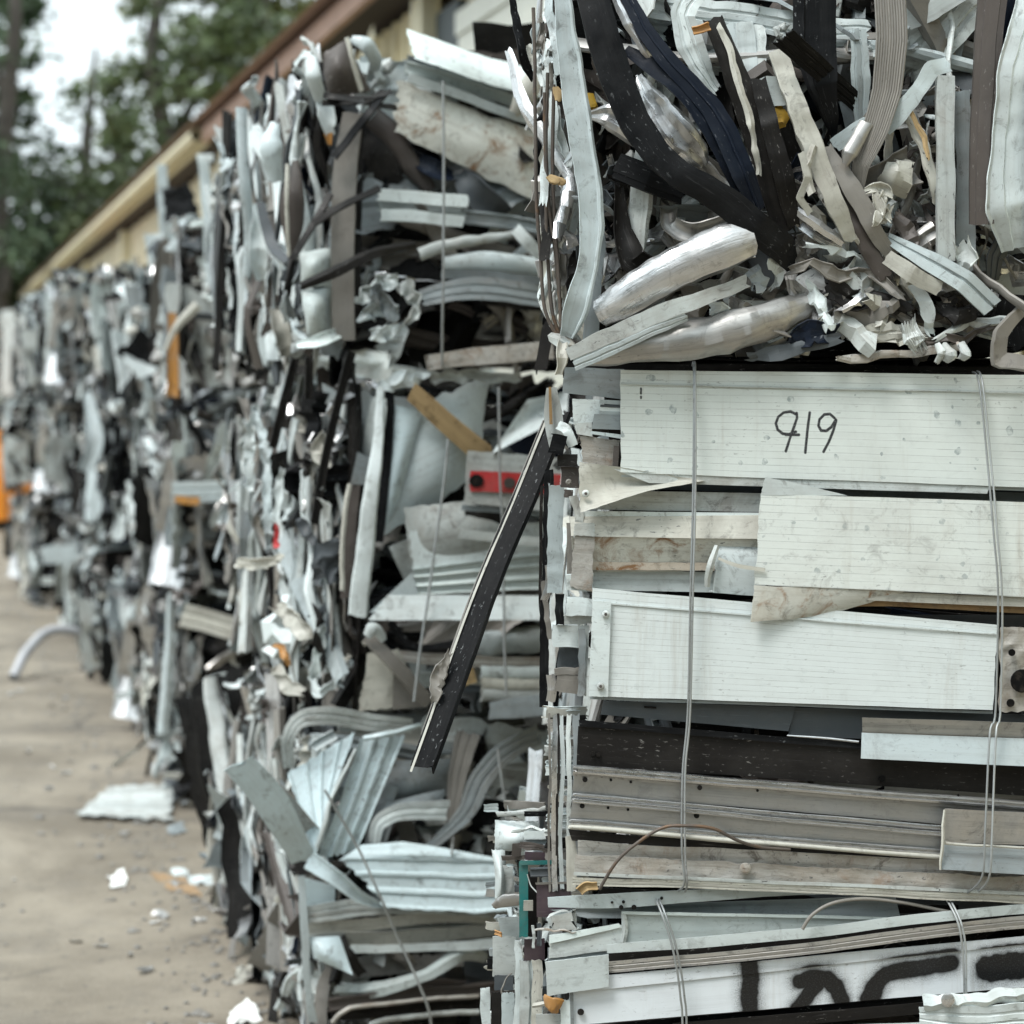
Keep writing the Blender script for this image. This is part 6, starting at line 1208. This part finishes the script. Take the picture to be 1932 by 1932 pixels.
# ------------------------------------------------------------------ special pieces on the far stacks
def far(bk, name, mat, path, w_, sec='flat', **k):
    b = FB[bk]; pts = [P(px, py, Y) for px, py, Y in path]; k.setdefault('amp', .006); k.setdefault('N', 40)
    o = obj(name, sweep(pts, np.asarray(w_, float)/F*path[0][2], sec, th=.004, **k), mat, b); return o
far((3, 2), 'metal_channel', 'paleblue', [(383, 292, 8.05), (392, 420, 8.05), (402, 560, 8.05)], 20, 'U')
far((3, 2), 'metal_strip', 'white', [(372, 296, 8.0), (402, 296, 8.0)], 14, 'box')
far((3, 2), 'metal_strip', 'paleblue', [(412, 430, 8.0), (424, 340, 8.0), (440, 280, 8.05)], [14, 22, 20], 'hump')
far((3, 2), 'metal_strip', 'cream', [(404, 340, 7.95), (420, 400, 7.95), (438, 415, 7.95)], [12, 18, 12], 'hump')
far((3, 2), 'metal_strip', 'mint', [(392, 560, 7.9), (430, 550, 7.9), (490, 530, 7.85)], [16, 18, 10], 'cup')
far((4, 2), 'metal_post', 'paleblue', [(305, 310, 9.7), (310, 440, 9.7), (318, 590, 9.7)], [18, 22, 24], 'U')
far((4, 2), 'metal_sheet', 'black', [(330, 350, 9.3), (345, 430, 9.3), (350, 520, 9.3)], [50, 66, 50], 'hump', crease=.03)
far((4, 2), 'metal_strip', 'white', [(290, 440, 9.55), (296, 500, 9.55), (300, 560, 9.55)], [34, 30, 20], 'cup')
far((3, 1), 'orange_strip', 'orange', [(324, 590, 7.95), (327, 660, 7.95), (325, 750, 7.95)], [14, 18, 20], 'cup')
far((3, 1), 'metal_strip', 'cream', [(312, 660, 7.9), (330, 620, 7.9), (372, 575, 7.88)], [8, 14, 20], 'V')
far((3, 1), 'orange_strip', 'orange', [(330, 942, 8.0), (378, 945, 8.0)], 14, 'plain')
far((3, 1), 'metal_sheet', 'paleblue', [(325, 930, 8.02), (430, 925, 8.05)], 40, 'rib')
far((3, 0), 'metal_sheet', 'grey', [(350, 1400, 7.95), (445, 1390, 8.0)], [95, 90], 'rib')
far((3, 0), 'metal_sheet', 'paleblue', [(365, 1440, 7.9), (445, 1425, 7.95)], [40, 44], 'lip')
far((3, 0), 'metal_strip', 'paleblue', [(320, 1120, 7.95), (316, 1250, 7.95), (306, 1385, 7.95)], [8, 20, 24], 'V')
far((3, 0), 'metal_strip', 'cream', [(345, 1160, 7.9), (440, 1185, 7.9)], 44, 'rib')
far((3, 0), 'metal_strip', 'white', [(445, 1272, 7.85), (392, 1285, 7.85), (410, 1340, 7.85), (445, 1400, 7.85)], 12, 'lip', sharp=.4)
far((5, 1), 'metal_strip', 'paleblue', [(165, 740, 11.4), (180, 830, 11.3), (160, 890, 11.3)], [14, 30, 24], 'cup')
far((6, 0), 'white_tray', 'paleblue', [(80, 1048, 13.7), (130, 1045, 13.7), (178, 1040, 13.7)], [34, 32, 28], 'lip')
far((5, 0), 'metal_strip', 'mint', [(200, 1150, 11.4), (250, 1140, 11.4), (290, 1132, 11.4)], [10, 16, 14], 'lip')
far((9, 3), 'metal_sheet', 'white', [(14, 585, 30.3), (16, 660, 30.3), (14, 745, 30.3)], [24, 26, 28], 'lip')
# ------------------------------------------------------------------ loose things on the ground
def G(px, py): Y = CAMH*F/(py-HORY); return P(px, py, Y)
def litter(name, mat, c4, lift, label, cat, zs=None, grp=None, **k):
    pts = [G(x, y)+np.array([0, 0, lift+(zs[i] if zs else 0)]) for i, (x, y) in enumerate(c4)]
    k.setdefault('nu', 20); k.setdefault('nv', 10); k.setdefault('th', .002)
    o = obj(name, patch(pts, up=(0, 0, 1), **k), mat); tag(o, label, cat, grp); return o
litter('metal_tray', 'whitedirty', [(200, 1500), (325, 1500), (318, 1553), (140, 1548)], .012, 'white ribbed metal tray lying flat beside the third stack', 'metal sheet', zs=[.015, .03, .0, 0], amp=.005, ribs=4, ribamp=.008, ragged=.10, nv=24)
litter('metal_offcut', 'whitedirty', [(318, 1480), (330, 1470), (326, 1530), (306, 1540)], .012, 'white offcut standing up at the end of the white tray', 'offcut', zs=[.06, .08, 0, 0], amp=.006)
litter('paper_scrap', 'paper', [(203, 1655), (236, 1652), (242, 1672), (210, 1680)], .004, 'crumpled white paper scrap alone on the concrete', 'paper scrap', amp=.012, freq=14, crease=.02, zs=[0, .02, 0, .01])
litter('cardboard_piece', 'cardboard', [(282, 1648), (345, 1655), (385, 1692), (318, 1680)], .004, 'torn brown cardboard piece on the concrete', 'cardboard', amp=.008, freq=9, crease=.012, ragged=.08)
litter('metal_chip', 'white', [(322, 1643), (350, 1640), (362, 1655), (330, 1655)], .006, 'small white chip above the torn cardboard', 'chip', amp=.01, freq=12, crease=.02, grp='white chips by the cardboard')
litter('metal_chip', 'white', [(352, 1652), (402, 1655), (405, 1672), (360, 1668)], .006, 'wider white chip right of the torn cardboard', 'chip', amp=.01, freq=12, crease=.02, grp='white chips by the cardboard')
litter('paper_scrap', 'paper', [(425, 1915), (470, 1905), (495, 1925), (430, 1945)], .004, 'white rag of paper at the bottom edge of the photo', 'paper scrap', amp=.015, freq=10, crease=.02, zs=[0, .03, 0, 0])
litter('foam_crumbs', 'cream', [(452, 1828), (520, 1818), (530, 1848), (442, 1858)], .006, 'pale crumbled foam at the foot of the second stack', 'foam', amp=.02, freq=20, crease=.03)
litter('sheet_offcut', 'grey', [(315, 1560), (345, 1552), (352, 1570), (322, 1578)], .006, 'small grey offcut just below the white tray', 'offcut', amp=.01, freq=12, crease=.02)
o = obj('metal_rod', sweep([G(212, 1450)+[0, 0, .01], G(260, 1432)+[0, 0, .05], G(320, 1420)+[0, 0, .16]], .022, 'L', N=20, th=.002, amp=.004), 'cream'); tag(o, 'pale thin rod leaning on the foot of the third stack', 'rod')
o = obj('bent_hose', sweep([G(25, 1285)+[0, 0, .02], P(50, 1230, 12.2), P(85, 1195, 12.4), P(125, 1188, 12.5), P(165, 1200, 12.6), P(182, 1222, 12.6)], .055, 'pipe', N=50, th=.004, amp=.003), 'hose_grey'); tag(o, 'grey hose arching out of the scrap on to the concrete', 'hose')
rg = random.Random(41)
def crumbs():
    V = []; Fc = []
    for i in range(900):
        t_ = rg.random()**1.5; Y = 4.2+t_*14; X = -.45-.305*(Y-4.8)-abs(rg.gauss(0, .16))-.02 if rg.random() < .7 else -.5-.3*(Y-4.8)-rg.uniform(0, 2.4)
        s = rg.uniform(.004, .016)*(1.8 if rg.random() < .12 else 1); k = len(V)
        for a in range(5): V.append((X+s*math.cos(a*1.26)*rg.uniform(.5, 1.3), Y+s*math.sin(a*1.26)*rg.uniform(.5, 1.3), .003))
        V.append((X, Y, .004+s*.5))
        for a in range(5): Fc.append((k+a, k+(a+1) % 5, k+5))
    o = obj('grit', (np.array(V, float), Fc), 'taupe', sharp=0); tag(o, 'fine grit and chips scattered on the concrete', 'grit', kind='stuff')
crumbs()
def flakes():
    rg = random.Random(44); parts = []
    for i in range(64):
        Y = 4.5+rg.random()**1.4*12; X = -.50-.305*(Y-4.8)-abs(rg.gauss(0, .22))-.02-(rg.uniform(0, 1.6) if rg.random() < .12 else 0); s_ = rg.uniform(.008, .032); a = rg.uniform(0, 3.1)
        q = [np.array([X+s_*u*math.cos(a)-s_*v_*.4*math.sin(a), Y+s_*u*math.sin(a)+s_*v_*.4*math.cos(a), .006+rg.uniform(0, s_*.5)]) for u, v_ in ((-1, 1), (1, 1), (1, -1), (-1, -1))]
        parts.append(patch(q, 4, 3, .001, amp=s_*.2, freq=30, crease=s_*.4, up=(0, 0, 1), seed=i*.7))
    o = obj('metal_flakes', merge(parts), 'aluminium_dull', sharp=20); tag(o, 'small torn metal flakes fallen along the foot of the bales', 'flakes', kind='stuff')
flakes()
# orange skip far down the yard, just entering the picture
sx, sy = P(9, 790, 28)[0], 28
sk = empty('orange_skip', (sx-1.2, sy+1, 0)); tag(sk, 'orange steel skip at the left edge far down the yard', 'skip')
def bxw(x0, x1, y0, y1, z0, z1): return boxm((x0+x1)/2, (y0+y1)/2, (z0+z1)/2, x1-x0, y1-y0, z1-z0)
obj('body', merge([bxw(sx-2.4, sx, sy, sy+.06, .15, 1.4), bxw(sx-2.4, sx, sy+1.94, sy+2, .15, 1.4), bxw(sx-.06, sx, sy+.061, sy+1.939, .15, 1.4), bxw(sx-2.4, sx-2.34, sy+.061, sy+1.939, .15, 1.4), bxw(sx-2.33, sx-.061, sy+.061, sy+1.939, .15, .2)]), 'paint_orange', sk)
obj('rim', merge([bxw(sx-2.44, sx+.03, sy-.04, sy-.002, 1.32, 1.44), bxw(sx+.002, sx+.05, sy-.002, sy+2, 1.32, 1.44)]), 'paint_orange', sk)
for i in range(5): obj('rib', bxw(sx-.12-.5*i, sx-.04-.5*i, sy-.05, sy-.002, .16, 1.31), 'paint_orange', sk)
for x in (sx-2.2, sx-.3): obj('foot', bxw(x, x+.12, sy+.1, sy+1.9, 0, .148), 'rubber', sk)

# ------------------------------------------------------------------ small fixings belong to the piece they sit on
HOST = {'rivet': ('end_plate', 'curled_sheet', 'crusted_channel', 'crumpled_metal', 'metal_channel'), 'red_stripe': ('striped_panel',), 'channel_lip': ('leaning_channel',), 'channel_debris': ('leaning_channel',), 'panel_lip': ('numbered_panel', 'reeded_panel'),
        'bolt_hole': ('striped_panel', 'rusty_bracket', 'holed_rail', 'dark_panel', 'sprayed_panel', 'metal_channel', 'metal_sheet')}
for b in (bA, bB, bC, b2m):
    kids = [o for o in b.children if o.type == 'MESH']
    for o in kids:
        base = o.name.split('.')[0]
        if base not in HOST: continue
        best = None
        for h in kids:
            if h is o or h.name.split('.')[0] not in HOST[base]: continue
            d = h.dimensions; dx = abs(o.location.x-h.location.x); dz = abs(o.location.z-h.location.z)
            if base in ('rivet', 'bolt_hole') and (dx > d.x/2+.01 or dz > d.z/2+.01): continue
            k = abs(o.location.y-h.location.y)+(dx+dz)*.05
            if best is None or k < best[0]: best = (k, h)
        if best:
            h = best[1]; l = o.location-h.location; o.parent = h; o.location = l
